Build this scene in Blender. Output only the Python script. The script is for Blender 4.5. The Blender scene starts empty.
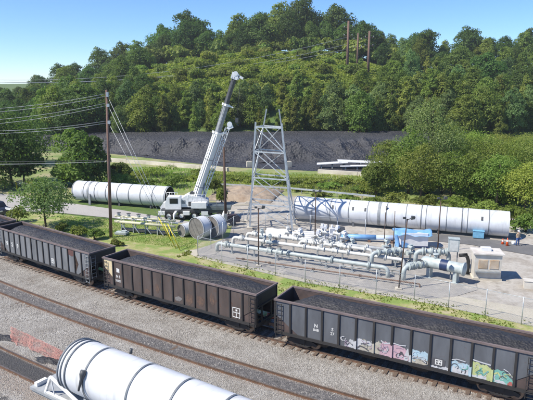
import bpy, bmesh, math, random
import numpy as np
from mathutils import Vector, Matrix

R = math.radians
PI = math.pi
scene = bpy.context.scene
col = scene.collection
random.seed(7)

# ------------------------------------------------------------------ camera, sky, sun, exposure
CAM_H = 18.3
FPX = 560.0
PITCH = math.atan(120 / 560)
cd = bpy.data.cameras.new('camera')
cam = bpy.data.objects.new('camera', cd)
col.objects.link(cam)
cam.location = (0, 0, CAM_H)
cam.rotation_euler = (PI / 2 - PITCH, 0, 0)
cd.sensor_width = 36.0
cd.lens = FPX / 533.0 * 36.0
cd.clip_start = 0.5
cd.clip_end = 5000
scene.camera = cam

SUN_TRAVEL = Vector((1.0, 0.36, -1.22)).normalized()
SUN_EL = math.asin(-SUN_TRAVEL.z)
SUN_AZ = math.atan2(-SUN_TRAVEL.x, -SUN_TRAVEL.y)
world = bpy.data.worlds.new("World")
scene.world = world
world.use_nodes = True
wn = world.node_tree
bg = wn.nodes['Background']
sky = wn.nodes.new('ShaderNodeTexSky')
sky.sky_type = 'NISHITA'
sky.sun_disc = False
sky.sun_elevation = SUN_EL
sky.sun_rotation = SUN_AZ % (2 * PI)
sky.altitude = 0
sky.air_density = 0.75
sky.dust_density = 0.0
sky.ozone_density = 4.0
hsv = wn.nodes.new('ShaderNodeHueSaturation')
hsv.inputs['Saturation'].default_value = 1.08
tint = wn.nodes.new('ShaderNodeMix'); tint.data_type = 'RGBA'; tint.blend_type = 'MULTIPLY'
tint.inputs[0].default_value = 1.0; tint.inputs[7].default_value = (0.86, 0.97, 1.16, 1)
wn.links.new(sky.outputs[0], tint.inputs[6])
wn.links.new(tint.outputs[2], hsv.inputs['Color'])
wn.links.new(hsv.outputs[0], bg.inputs[0])
bg.inputs[1].default_value = 0.12
sd = bpy.data.lights.new('sun', 'SUN')
sun = bpy.data.objects.new('sun', sd)
col.objects.link(sun)
sd.energy = 5.0
sd.angle = R(0.5)
sd.color = (1.0, 0.94, 0.84)
sun.rotation_euler = SUN_TRAVEL.to_track_quat('-Z', 'Y').to_euler()
sun.location = (-40, -20, 60)
scene.view_settings.view_transform = 'Standard'
scene.view_settings.look = 'None'
scene.view_settings.exposure = 0.42
scene.view_settings.gamma = 1
scene.view_settings.use_curve_mapping = False
scene.render.engine = 'CYCLES'
scene.cycles.max_bounces = 6
scene.cycles.transparent_max_bounces = 8

# ------------------------------------------------------------------ helpers
CP, SP = math.cos(PITCH), math.sin(PITCH)


def ray(px, py):
    a = (px - 266.5) / FPX
    b = -(py - 200) / FPX
    return Vector((a, CP + b * SP, -SP + b * CP))


def G(px, py, z=0.0):
    """point of height z that the photograph shows at (px, py)"""
    d = ray(px, py)
    t = (z - CAM_H) / d.z
    return Vector((d.x * t, d.y * t, z))


def D(px, py, y):
    d = ray(px, py)
    t = y / d.y
    return Vector((d.x * t, y, CAM_H + d.z * t))


def tag(o, label=None, cat=None, group=None, kind=None):
    if label: o['label'] = label
    if cat: o['category'] = cat
    if group: o['group'] = group
    if kind: o['kind'] = kind
    return o


def empty(name, loc=(0, 0, 0), rz=0.0):
    o = bpy.data.objects.new(name, None)
    col.objects.link(o)
    o.location = loc
    o.rotation_euler = (0, 0, rz)
    o.empty_display_size = 0.2
    return o


def copy_tree(o, parent=None):
    c = o.copy()
    col.objects.link(c)
    if parent: c.parent = parent
    for ch in list(o.children):
        copy_tree(ch, c)
    return c


class MB:
    def __init__(self):
        self.v = []; self.f = []; self.sm = []

    def add(self, vs, fs, smooth=False):
        n = len(self.v)
        self.v += [tuple(p) for p in vs]
        self.f += [tuple(i + n for i in f) for f in fs]
        self.sm += [smooth] * len(fs)
        return self

    def box(self, c, s, rz=0.0):
        x, y, z = s[0] / 2, s[1] / 2, s[2] / 2
        ca, sa = math.cos(rz), math.sin(rz)
        vs = []
        for dz in (-z, z):
            for dx, dy in ((-x, -y), (x, -y), (x, y), (-x, y)):
                vs.append((c[0] + dx * ca - dy * sa, c[1] + dx * sa + dy * ca, c[2] + dz))
        return self.add(vs, [(3, 2, 1, 0), (4, 5, 6, 7), (0, 1, 5, 4), (1, 2, 6, 5), (2, 3, 7, 6), (3, 0, 4, 7)])

    def bar(self, p0, p1, w, h=None, up=(0, 0, 1)):
        h = h or w
        p0 = Vector(p0); p1 = Vector(p1)
        d = (p1 - p0).normalized()
        u = Vector(up)
        if abs(d.dot(u)) > 0.98: u = Vector((0, 1, 0))
        s = d.cross(u).normalized() * (w / 2)
        t = s.cross(d).normalized() * (h / 2)
        vs = [p0 - s - t, p0 + s - t, p0 + s + t, p0 - s + t, p1 - s - t, p1 + s - t, p1 + s + t, p1 - s + t]
        return self.add(vs, [(0, 1, 2, 3), (7, 6, 5, 4), (4, 5, 1, 0), (5, 6, 2, 1), (6, 7, 3, 2), (7, 4, 0, 3)])

    def tube(self, pts, r, seg=10, caps=True, smooth=True):
        pts = [Vector(p) for p in pts]
        n = len(pts)
        rs = r if isinstance(r, (list, tuple)) else [r] * n
        vs = []
        prev = None
        for i, p in enumerate(pts):
            d = (pts[min(i + 1, n - 1)] - pts[max(i - 1, 0)]).normalized()
            if prev is None:
                u = Vector((0, 0, 1))
                if abs(d.dot(u)) > 0.95: u = Vector((0, 1, 0))
                a = d.cross(u).normalized()
            else:
                a = (prev - d * prev.dot(d)).normalized()
            prev = a
            b = d.cross(a)
            for k in range(seg):
                t = 2 * PI * k / seg
                vs.append(p + a * (math.cos(t) * rs[i]) + b * (math.sin(t) * rs[i]))
        fs = []
        for i in range(n - 1):
            for k in range(seg):
                k2 = (k + 1) % seg
                fs.append((i * seg + k, i * seg + k2, (i + 1) * seg + k2, (i + 1) * seg + k))
        self.add(vs, fs, smooth)
        if caps:
            m = len(self.v) - n * seg
            self.f += [tuple(m + k for k in range(seg))[::-1], tuple(m + (n - 1) * seg + k for k in range(seg))]
            self.sm += [False, False]
        return self

    def prism(self, poly, axis, a, b):
        """poly: 2-D points; axis 'y': (x,z) extruded from y=a to b; 'x': (y,z); 'z': (x,y)"""
        def P(p, t):
            return {'y': (p[0], t, p[1]), 'x': (t, p[0], p[1]), 'z': (p[0], p[1], t)}[axis]
        n = len(poly)
        vs = [P(p, a) for p in poly] + [P(p, b) for p in poly]
        fs = [tuple(range(n))[::-1], tuple(range(n, 2 * n))]
        fs += [(i, (i + 1) % n, n + (i + 1) % n, n + i) for i in range(n)]
        return self.add(vs, fs)

    def build(self, name, mat, parent=None, loc=None, rz=None, fix=True):
        me = bpy.data.meshes.new(name)
        me.from_pydata([tuple(p) for p in self.v], [], self.f)
        me.polygons.foreach_set('use_smooth', self.sm)
        if fix:
            bm = bmesh.new(); bm.from_mesh(me)
            bmesh.ops.recalc_face_normals(bm, faces=bm.faces)
            bm.to_mesh(me); bm.free()
        me.materials.append(mat)
        o = bpy.data.objects.new(name, me)
        col.objects.link(o)
        if parent: o.parent = parent
        if loc is not None: o.location = loc
        if rz is not None: o.rotation_euler = (0, 0, rz)
        return o


# ------------------------------------------------------------------ materials
def N(nt, t, **k):
    n = nt.nodes.new(t)
    for a, b in k.items():
        if hasattr(n, a): setattr(n, a, b)
        else: n.inputs[a].default_value = b
    return n


def ramp(nt, fac, stops):
    r = nt.nodes.new('ShaderNodeValToRGB')
    el = r.color_ramp.elements
    while len(el) < len(stops): el.new(0.5)
    for e, (p, c) in zip(el, stops):
        e.position = p
        e.color = (*c, 1) if len(c) == 3 else c
    nt.links.new(fac, r.inputs[0])
    return r.outputs[0]


def mixc(nt, fac, a, b, mode='MIX'):
    m = nt.nodes.new('ShaderNodeMix')
    m.data_type = 'RGBA'; m.blend_type = mode
    for s, i in ((fac, 0), (a, 6), (b, 7)):
        if isinstance(s, (int, float)): m.inputs[i].default_value = s
        elif isinstance(s, tuple): m.inputs[i].default_value = (*s, 1)
        else: nt.links.new(s, m.inputs[i])
    return m.outputs[2]


def noise(nt, scale, detail=4, coord='Object', rough=0.55, vec=None, stretch=None):
    tc = nt.nodes.new('ShaderNodeTexCoord')
    n = nt.nodes.new('ShaderNodeTexNoise')
    n.inputs['Scale'].default_value = scale
    n.inputs['Detail'].default_value = detail
    n.inputs['Roughness'].default_value = rough
    src = vec or tc.outputs[coord]
    if stretch:
        mp = nt.nodes.new('ShaderNodeMapping')
        mp.inputs['Scale'].default_value = stretch
        nt.links.new(src, mp.inputs[0]); src = mp.outputs[0]
    nt.links.new(src, n.inputs['Vector'])
    return n.outputs['Fac']


def newmat(name):
    m = bpy.data.materials.new(name)
    m.use_nodes = True
    nt = m.node_tree
    return m, nt, nt.nodes['Principled BSDF']


def bump(nt, bs, h, strength=0.5, dist=0.05):
    b = nt.nodes.new('ShaderNodeBump')
    b.inputs['Strength'].default_value = strength
    b.inputs['Distance'].default_value = dist
    nt.links.new(h, b.inputs['Height'])
    nt.links.new(b.outputs[0], bs.inputs['Normal'])


def M(name, c, c2=None, scale=3.0, rough=0.6, metal=0.0, bs_=0.0, lo=0.35, hi=0.7, stretch=None, coord='Object'):
    m, nt, bs = newmat(name)
    c2 = c2 or tuple(x * 0.7 for x in c)
    f = noise(nt, scale, 6, stretch=stretch, coord=coord)
    nt.links.new(ramp(nt, f, [(lo, c), (hi, c2)]), bs.inputs['Base Color'])
    bs.inputs['Roughness'].default_value = rough
    bs.inputs['Metallic'].default_value = metal
    if bs_: bump(nt, bs, f, bs_, 0.05)
    return m


def leaf_mat(name, a, b, c):
    m, nt, bs = newmat(name)
    f = noise(nt, 0.45, 3)
    col1 = ramp(nt, f, [(0.3, a), (0.55, b), (0.75, c)])
    f2 = noise(nt, 4.0, 2)
    col2 = mixc(nt, 0.5, col1, ramp(nt, f2, [(0.3, (0.5, 0.5, 0.5)), (0.7, (1, 1, 1))]), 'MULTIPLY')
    oi = nt.nodes.new('ShaderNodeObjectInfo')
    hs = nt.nodes.new('ShaderNodeHueSaturation')
    mr = nt.nodes.new('ShaderNodeMapRange')
    mr.inputs[3].default_value = 0.82; mr.inputs[4].default_value = 1.5
    nt.links.new(oi.outputs['Random'], mr.inputs[0])
    nt.links.new(mr.outputs[0], hs.inputs['Value'])
    mh = nt.nodes.new('ShaderNodeMapRange')
    mh.inputs[3].default_value = 0.462; mh.inputs[4].default_value = 0.508
    mu = nt.nodes.new('ShaderNodeMath'); mu.operation = 'FRACT'
    mm = nt.nodes.new('ShaderNodeMath'); mm.operation = 'MULTIPLY'; mm.inputs[1].default_value = 7.31
    nt.links.new(oi.outputs['Random'], mm.inputs[0]); nt.links.new(mm.outputs[0], mu.inputs[0])
    nt.links.new(mu.outputs[0], mh.inputs[0]); nt.links.new(mh.outputs[0], hs.inputs['Hue'])
    nt.links.new(col2, hs.inputs['Color'])
    nt.links.new(hs.outputs[0], bs.inputs['Base Color'])
    bs.inputs['Roughness'].default_value = 0.6
    bs.inputs['Specular IOR Level'].default_value = 0.25
    tr = nt.nodes.new('ShaderNodeBsdfTranslucent')
    nt.links.new(mixc(nt, 1.0, hs.outputs[0], (1.0, 1.1, 0.5), 'MULTIPLY'), tr.inputs[0])
    mx = nt.nodes.new('ShaderNodeMixShader'); mx.inputs[0].default_value = 0.48
    nt.links.new(bs.outputs[0], mx.inputs[1]); nt.links.new(tr.outputs[0], mx.inputs[2])
    nt.links.new(mx.outputs[0], nt.nodes['Material Output'].inputs[0])
    return m


LEAF = {
    'scrub': leaf_mat('leaf_scrub', (0.17, 0.27, 0.05), (0.25, 0.35, 0.07), (0.32, 0.4, 0.1)),
    'dark': leaf_mat('leaf_dark', (0.055, 0.12, 0.026), (0.095, 0.175, 0.04), (0.14, 0.225, 0.055)),
    'mid': leaf_mat('leaf_mid', (0.11, 0.175, 0.034), (0.17, 0.25, 0.05), (0.235, 0.31, 0.075)),
    'olive': leaf_mat('leaf_olive', (0.14, 0.2, 0.042), (0.225, 0.295, 0.065), (0.3, 0.35, 0.09)),
    'light': leaf_mat('leaf_light', (0.14, 0.23, 0.04), (0.24, 0.34, 0.07), (0.33, 0.4, 0.12)),
    'grey': leaf_mat('leaf_grey', (0.1, 0.17, 0.055), (0.17, 0.26, 0.09), (0.27, 0.34, 0.14)),
}
bark = M('bark', (0.09, 0.07, 0.05), (0.05, 0.04, 0.03), 6, 0.9, bs_=0.5)



def duct_mat(name, c, c2):
    m, nt, bs = newmat(name)
    f = noise(nt, 0.7, 6)
    f2 = noise(nt, 1.0, 8, rough=0.75, stretch=(2.2, .35, .35))
    f3 = noise(nt, .5, 3)
    base = ramp(nt, f, [(0.35, c), (0.75, c2)])
    k = mixc(nt, 1.0, base, ramp(nt, f2, [(0.34, (0.84, 0.82, 0.79)), (0.48, (1, 1, 1))]), 'MULTIPLY')
    w = nt.nodes.new('ShaderNodeTexWave'); w.inputs['Scale'].default_value = 0.13; w.inputs['Distortion'].default_value = 1.2
    w.inputs['Detail'].default_value = 1
    tcn = nt.nodes.new('ShaderNodeTexCoord'); mp = nt.nodes.new('ShaderNodeMapping'); mp.inputs['Rotation'].default_value = (0.2, 0, 0.5)
    nt.links.new(tcn.outputs['Object'], mp.inputs[0]); nt.links.new(mp.outputs[0], w.inputs[0])
    seam = ramp(nt, w.outputs['Fac'], [(0.0, (0.84, 0.84, 0.83)), (0.025, (1, 1, 1))])
    nt.links.new(mixc(nt, 1.0, k, seam, 'MULTIPLY'), bs.inputs['Base Color'])
    bs.inputs['Roughness'].default_value = 0.5
    bump(nt, bs, f3, 0.35, 0.12)
    return m


white_steel = duct_mat('white_duct_paint', (0.66, 0.68, 0.7), (0.52, 0.54, 0.57))
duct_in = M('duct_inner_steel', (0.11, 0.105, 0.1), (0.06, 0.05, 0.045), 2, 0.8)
duct_band = M('duct_joint_band', (0.17, 0.19, 0.21), (0.1, 0.11, 0.12), 5, 0.6)
crane_white = M('crane_white', (0.84, 0.84, 0.83), (0.74, 0.74, 0.72), 2, 0.45)
dark_grey = M('dark_grey_steel', (0.08, 0.085, 0.09), (0.05, 0.05, 0.05), 3, 0.55)
mid_grey = M('grey_steel', (0.3, 0.32, 0.33), (0.2, 0.21, 0.21), 3, 0.55)
glass = M('dark_glass', (0.02, 0.025, 0.03), (0.015, 0.02, 0.025), 2, 0.08)
galv = M('galvanised_steel', (0.5, 0.53, 0.55), (0.36, 0.39, 0.41), 2.5, 0.45, 0.25)
pole_wood = M('dark_creosote_wood', (0.1, 0.06, 0.045), (0.055, 0.035, 0.025), 4, 0.9, bs_=0.4, stretch=(4, 4, 0.4))
pole_brown = M('brown_weathered_pole', (0.2, 0.12, 0.09), (0.12, 0.075, 0.06), 4, 0.9, stretch=(4, 4, 0.4))
wire_m = M('pale_wire', (0.45, 0.47, 0.48), (0.35, 0.36, 0.37), 1, 0.5, 0.3)
wire_d = M('dark_wire', (0.1, 0.1, 0.1), (0.07, 0.07, 0.07), 1, 0.6)
yellow = M('yellow_guard', (0.75, 0.62, 0.03), (0.6, 0.48, 0.02), 3, 0.5)
paleyel = M('pale_yellow_paint', (0.62, 0.6, 0.42), (0.5, 0.48, 0.36), 3, 0.6)
gas_grey = M('pale_blue_grey_paint', (0.46, 0.51, 0.5), (0.32, 0.365, 0.36), 2.5, 0.5)
gas_pale = M('pale_grey_paint', (0.66, 0.67, 0.64), (0.5, 0.51, 0.48), 2.5, 0.5)
blue_t = M('blue_tarp', (0.22, 0.43, 0.72), (0.14, 0.33, 0.62), 2, 0.45, bs_=0.5)
navy = M('navy_paint', (0.02, 0.04, 0.11), (0.015, 0.03, 0.09), 2, 0.5)
whitep = M('white_sheet', (0.78, 0.79, 0.8), (0.65, 0.66, 0.68), 2, 0.5)
beige = M('beige_cabinet', (0.62, 0.59, 0.52), (0.5, 0.46, 0.4), 1.6, 0.6)
rustp = M('rust_patch', (0.45, 0.26, 0.12), (0.55, 0.42, 0.27), 4, 0.8)
orange = M('orange_plastic', (0.85, 0.12, 0.02), (0.7, 0.09, 0.02), 3, 0.5)
black_r = M('black_rubber', (0.02, 0.02, 0.02), (0.03, 0.03, 0.03), 3, 0.7)
concrete = M('pale_concrete', (0.62, 0.57, 0.47), (0.42, 0.38, 0.31), 0.8, 0.85, bs_=0.2)
rust_rail = M('rusty_rail', (0.17, 0.095, 0.06), (0.1, 0.06, 0.04), 3, 0.7)
rail_top = M('worn_rail_head', (0.3, 0.24, 0.2), (0.2, 0.14, 0.1), 3, 0.4, 0.6)
tie_m = M('old_sleeper_wood', (0.16, 0.115, 0.085), (0.075, 0.055, 0.042), 3, 0.95, bs_=0.5, stretch=(1, 6, 6))
paint_white = M('white_stencil', (0.72, 0.72, 0.7), (0.5, 0.5, 0.48), 6, 0.7)


def car_paint(name, c, c2, rustamt):
    m, nt, bs = newmat(name)
    f = noise(nt, 1.3, 6, stretch=(1, 1, 0.35))
    f2 = noise(nt, 2.2, 8, rough=0.7)
    base = ramp(nt, f, [(0.3, c), (0.7, c2)])
    r = ramp(nt, f2, [(rustamt, (0, 0, 0)), (min(rustamt + 0.12, 1), (1, 1, 1))])
    nt.links.new(mixc(nt, r, base, (0.1, 0.055, 0.035)), bs.inputs['Base Color'])
    f3 = noise(nt, 9, 5, stretch=(2, 2, 0.2))
    bs.inputs['Roughness'].default_value = 0.7
    bump(nt, bs, f3, 0.25, 0.02)
    return m


paint = {
    'grey': car_paint('hopper_grey_paint', (0.2, 0.205, 0.215), (0.12, 0.125, 0.13), 0.62),
    'brown': car_paint('hopper_brown_grey', (0.105, 0.08, 0.07), (0.06, 0.044, 0.038), 0.55),
    'slate': car_paint('hopper_slate', (0.13, 0.14, 0.155), (0.085, 0.09, 0.1), 0.62),
}
car_black = car_paint('hopper_black', (0.022, 0.021, 0.022), (0.035, 0.032, 0.03), 0.66)
chord_m = car_paint('hopper_rusty_chord', (0.2, 0.155, 0.145), (0.13, 0.1, 0.095), 0.6)
inner_m = M('hopper_inner_rust', (0.1, 0.07, 0.062), (0.055, 0.042, 0.04), 2, 0.85)


def coal_mat(name, a, b, sc=3.0, dist=0.15):
    m, nt, bs = newmat(name)
    f = noise(nt, sc, 10, rough=0.75)
    f2 = noise(nt, sc * 0.12, 4)
    v = nt.nodes.new('ShaderNodeTexVoronoi'); v.inputs['Scale'].default_value = sc * 2.2
    tc = nt.nodes.new('ShaderNodeTexCoord'); nt.links.new(tc.outputs['Object'], v.inputs['Vector'])
    c1 = ramp(nt, f, [(0.35, a), (0.65, b)])
    c2 = mixc(nt, 0.6, c1, ramp(nt, f2, [(0.35, (0.6, 0.6, 0.62)), (0.65, (1.25, 1.2, 1.15))]), 'MULTIPLY')
    nt.links.new(c2, bs.inputs['Base Color'])
    bs.inputs['Roughness'].default_value = 0.55
    ad = nt.nodes.new('ShaderNodeMath'); ad.operation = 'ADD'
    nt.links.new(f, ad.inputs[0]); nt.links.new(v.outputs['Distance'], ad.inputs[1])
    bump(nt, bs, ad.outputs[0], 1.0, dist)
    return m


coal_load = coal_mat('coal_lumps', (0.018, 0.018, 0.019), (0.05, 0.047, 0.047), 3, 0.05)
coal_field = coal_mat('coal_field', (0.036, 0.037, 0.041), (0.068, 0.068, 0.073), 0.8, 0.3)


def ground_mat(name, stops, sc, sc2, stops2=None, fac=0.5, bmp=0.4, dist=0.06, rough=0.95):
    m, nt, bs = newmat(name)
    f = noise(nt, sc, 8, rough=0.65)
    c = ramp(nt, f, stops)
    f2 = noise(nt, sc2, 6, rough=0.7)
    c = mixc(nt, fac, c, ramp(nt, f2, stops2 or [(0.3, (0.55, 0.55, 0.55)), (0.7, (1.15, 1.15, 1.15))]), 'MULTIPLY')
    nt.links.new(c, bs.inputs['Base Color'])
    bs.inputs['Roughness'].default_value = rough
    bump(nt, bs, f2, bmp, dist)
    return m


grass_m = ground_mat('lawn_grass', [(0.3, (0.24, 0.31, 0.075)), (0.44, (0.2, 0.28, 0.06)), (0.54, (0.33, 0.33, 0.12)), (0.64, (0.42, 0.37, 0.22))], 0.5, 5)
wild_m = ground_mat('wild_ground', [(0.3, (0.12, 0.19, 0.04)), (0.45, (0.2, 0.26, 0.07)), (0.56, (0.3, 0.3, 0.13)), (0.7, (0.36, 0.3, 0.2))], 0.16, 2.0)
hill_m = ground_mat('hill_scrub_ground', [(0.3, (0.05, 0.1, 0.02)), (0.5, (0.1, 0.16, 0.035)), (0.7, (0.16, 0.2, 0.06))], 0.25, 1.2, dist=0.6)
dirt_m = ground_mat('bare_dirt', [(0.3, (0.27, 0.235, 0.19)), (0.45, (0.38, 0.345, 0.295)), (0.55, (0.46, 0.43, 0.38)), (0.7, (0.22, 0.19, 0.15))], 0.35, 3)
bank_m = ground_mat('brown_earth', [(0.3, (0.3, 0.22, 0.15)), (0.5, (0.38, 0.3, 0.22)), (0.72, (0.17, 0.14, 0.1))], 0.4, 2.2, dist=0.3)
pad_m = ground_mat('grey_gravel_pad', [(0.3, (0.22, 0.205, 0.185)), (0.43, (0.36, 0.335, 0.3)), (0.55, (0.3, 0.285, 0.265)), (0.68, (0.48, 0.44, 0.38))], 0.3, 7)
sand_m = ground_mat('pale_sandy_edge', [(0.3, (0.42, 0.38, 0.3)), (0.55, (0.5, 0.46, 0.37)), (0.8, (0.28, 0.28, 0.13))], 0.35, 7)
road_m = ground_mat('worn_pale_road', [(0.3, (0.36, 0.34, 0.32)), (0.6, (0.42, 0.4, 0.37)), (0.8, (0.3, 0.28, 0.25))], 0.3, 6)
asph_m = ground_mat('asphalt', [(0.3, (0.12, 0.12, 0.12)), (0.7, (0.18, 0.175, 0.17))], 0.4, 8)
ditch_m = ground_mat('dark_ditch', [(0.3, (0.03, 0.035, 0.02)), (0.7, (0.06, 0.075, 0.03))], 0.3, 3)

# ------------------------------------------------------------------ railway geometry
_e = [(-27.16, 55.21), (-14.8, 46.1), (-0.2, 36.85), (14.7, 28.43)]
_k = np.polyfit([p[0] for p in _e], [p[1] for p in _e], 2)


def _edge(x):
    y = _k[0] * x * x + _k[1] * x + _k[2]
    s = 2 * _k[0] * x + _k[1]
    n = Vector((-s, 1, 0)).normalized()
    return Vector((x, y, 0)), n


_xs = np.linspace(-60, 45, 2101)
_ys = np.polyval(_k, _xs)
_ds = np.concatenate([[0], np.cumsum(np.hypot(np.diff(_xs), np.diff(_ys)))])
_s0 = np.interp(0, _xs, _ds)


def T(s, off, z=0.0):
    """railway coordinates: s metres along (0 at x=0), off metres beyond the centre of the loaded track"""
    x = float(np.interp(s + _s0, _ds, _xs))
    p, n = _edge(x)
    q = p + n * (1.47 + off)
    return Vector((q.x, q.y, z))


OFF_A, OFF_B, OFF_C = 0.0, -5.55, -12.75
S_MIN, S_MAX = -58, 42

# ballast material driven by the (s, off) UV
bm_, nt, bs = newmat('yard_ballast')
uv = nt.nodes.new('ShaderNodeUVMap'); uv.uv_map = 'track'
sep = nt.nodes.new('ShaderNodeSeparateXYZ'); nt.links.new(uv.outputs[0], sep.inputs[0])
vo = nt.nodes.new('ShaderNodeTexVoronoi'); vo.inputs['Scale'].default_value = 13
tc = nt.nodes.new('ShaderNodeTexCoord'); nt.links.new(tc.outputs['Object'], vo.inputs['Vector'])
stone = ramp(nt, vo.outputs['Color'], [(0.0, (0.2, 0.185, 0.165)), (0.35, (0.3, 0.285, 0.26)), (0.6, (0.36, 0.345, 0.32)), (0.95, (0.48, 0.46, 0.435))])
big = noise(nt, 0.35, 6, rough=0.7)
stone = mixc(nt, 0.9, stone, ramp(nt, big, [(0.28, (0.56, 0.51, 0.45)), (0.48, (.84, 0.82, 0.79)), (0.66, (1.08, 1.08, 1.06))]), 'MULTIPLY')
fine = noise(nt, 3.5, 6, rough=0.8)


def band(center, half, soft=0.35, rag=1.2):
    """1 inside |off-center|<half with a ragged border"""
    a = N(nt, 'ShaderNodeMath', operation='SUBTRACT'); nt.links.new(sep.outputs[1], a.inputs[0]); a.inputs[1].default_value = center
    b = N(nt, 'ShaderNodeMath', operation='ABSOLUTE'); nt.links.new(a.outputs[0], b.inputs[0])
    g = noise(nt, 1.4, 6, rough=0.75)
    c = N(nt, 'ShaderNodeMath', operation='MULTIPLY_ADD'); nt.links.new(g, c.inputs[0]); c.inputs[1].default_value = rag; nt.links.new(b.outputs[0], c.inputs[2])
    mr = nt.nodes.new('ShaderNodeMapRange')
    mr.inputs[1].default_value = half + rag * 0.5 - soft / 2; mr.inputs[2].default_value = half + rag * 0.5 + soft / 2
    mr.inputs[3].default_value = 1; mr.inputs[4].default_value = 0
    nt.links.new(c.outputs[0], mr.inputs[0])
    return mr.outputs[0]


cinder = ramp(nt, fine, [(0.35, (0.07, 0.068, 0.068)), (0.55, (0.16, 0.15, 0.145)), (0.72, (0.36, 0.34, 0.31))])
rustc = ramp(nt, fine, [(0.3, (0.2, 0.16, 0.125)), (0.7, (0.36, 0.32, 0.28))])
stn = noise(nt, 0.8, 8, rough=0.8)
stone = mixc(nt, ramp(nt, stn, [(0.56, (0, 0, 0)), (0.66, (.75, .75, .75))]), stone, (0.1, 0.095, 0.09))
c = mixc(nt, band(OFF_A, 1.5, 0.5, 1.0), stone, rustc)
c = mixc(nt, band(OFF_B, 1.05, 0.4, 0.9), c, rustc)
c = mixc(nt, band(OFF_B, 0.6, 0.3, 0.5), c, cinder)
c = mixc(nt, band(OFF_C - 0.6, 1.6, 0.8, 2.5), c, rustc)
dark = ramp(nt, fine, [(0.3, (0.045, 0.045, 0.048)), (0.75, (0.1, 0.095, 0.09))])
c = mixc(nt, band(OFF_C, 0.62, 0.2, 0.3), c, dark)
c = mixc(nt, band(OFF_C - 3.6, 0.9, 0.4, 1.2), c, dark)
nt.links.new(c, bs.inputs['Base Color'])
bs.inputs['Roughness'].default_value = 0.95
hh = N(nt, 'ShaderNodeMath', operation='ADD'); nt.links.new(vo.outputs['Distance'], hh.inputs[0]); nt.links.new(fine, hh.inputs[1])
bump(nt, bs, hh.outputs[0], 0.8, 0.07)
ballast_m = bm_


def grid_mesh(name, P, uvf=None, mat=None, smooth=True):
    """P[i][j] points"""
    ni, nj = len(P), len(P[0])
    vs = [tuple(p) for row in P for p in row]
    fs = [(i * nj + j, i * nj + j + 1, (i + 1) * nj + j + 1, (i + 1) * nj + j) for i in range(ni - 1) for j in range(nj - 1)]
    me = bpy.data.meshes.new(name)
    me.from_pydata(vs, [], fs)
    if uvf:
        lay = me.uv_layers.new(name='track')
        for poly in me.polygons:
            for li, vi in zip(poly.loop_indices, poly.vertices):
                lay.data[li].uv = uvf[vi // nj][vi % nj]
    me.polygons.foreach_set('use_smooth', [smooth] * len(fs))
    bm = bmesh.new(); bm.from_mesh(me)
    bmesh.ops.recalc_face_normals(bm, faces=bm.faces)
    if sum(f.normal.z for f in bm.faces) < 0: bmesh.ops.reverse_faces(bm, faces=bm.faces)
    bm.to_mesh(me); bm.free()
    me.materials.append(mat)
    o = bpy.data.objects.new(name, me)
    col.objects.link(o)
    return o


def fbm(x, y, s=1.0, o=4, seed=0.0):
    v = 0.0; a = 1.0; t = 0.0
    from mathutils import noise as mn
    for k in range(o):
        v += a * mn.noise(Vector((x / s + seed * 17.3, y / s - seed * 9.1, seed * 3.7 + k)))
        t += a; a *= 0.5; s *= 0.5
    return v / t


# ------------------------------------------------------------------ ground
RIDGE = [(-200, 2), (-60, 3), (20, 5), (60, 8), (100, 14), (130, 19), (165, 25), (190, 29), (230, 27), (280, 33), (330, 33), (370, 28), (400, 26), (440, 23), (500, 27), (533, 22), (600, 17), (800, 12)]
CREST = [(-200, 1), (0, 3), (60, 6), (110, 12), (150, 20.5), (190, 24.5), (250, 27.5), (300, 27), (340, 24), (380, 21), (440, 17), (533, 16), (650, 12), (800, 9)]
_rx, _rz = zip(*RIDGE); _cx, _cz = zip(*CREST)


def terrain(x, y):
    if y < 150: return 0.0
    px = 266.5 + 560 * x / max(y, 1)
    zr = float(np.interp(px, _rx, _rz)); zc = float(np.interp(px, _cx, _cz))
    z = float(np.interp(y, [150, 163, 230, 300, 420, 900], [2.2, 3.2, zc, zr, zr * 0.9, zr * 0.3]))
    if y < 163: z = 3.2 * (y - 150) / 13
    return z + fbm(x, y, 25, 3, 2) * min(1, max(0, (y - 165) / 30)) * 2


ys = list(np.arange(-30, 150, 15)) + list(np.arange(150, 330, 5)) + list(np.arange(330, 520, 25)) + [520, 620, 800, 1100, 1600, 2500]
P = []
for y in ys:
    w = max(120, y * 1.3)
    P.append([(x, y, terrain(x, y) - 0.02) for x in np.linspace(-w, w, 90)])
g_o = grid_mesh('ground', P, mat=hill_m)
tag(g_o, kind='structure')

# railway yard sheet in (s, off) space
ss = np.linspace(S_MIN, S_MAX, 101); vv = np.linspace(-32, 3.3, 50)
P = []; U = []
for s in ss:
    row = []; ur = []
    for v in vv:
        h = 0.02 + 0.05 * fbm(s, v, 3, 3, 1)
        if v < 3.2 and v > 1.6: h -= 0.02
        row.append(T(s, v, h * 1.0)); ur.append((s, v))
    P.append(row); U.append(ur)
tag(grid_mesh('railway_ballast', P, U, ballast_m), kind='structure')


def sheet(name, pts, z, mat, sub=True):
    """flat sheet from a list of photo points lying on the ground"""
    b = bmesh.new()
    vs = [b.verts.new(G(px, py, 0) + Vector((0, 0, z))) for px, py in pts]
    b.faces.new(vs)
    bmesh.ops.triangulate(b, faces=b.faces)
    bmesh.ops.recalc_face_normals(b, faces=b.faces)
    if sum(f.normal.z * f.calc_area() for f in b.faces) < 0: bmesh.ops.reverse_faces(b, faces=b.faces)
    me = bpy.data.meshes.new(name); b.to_mesh(me); b.free()
    me.materials.append(mat)
    o = bpy.data.objects.new(name, me); col.objects.link(o)
    return tag(o, kind='structure')


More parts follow.
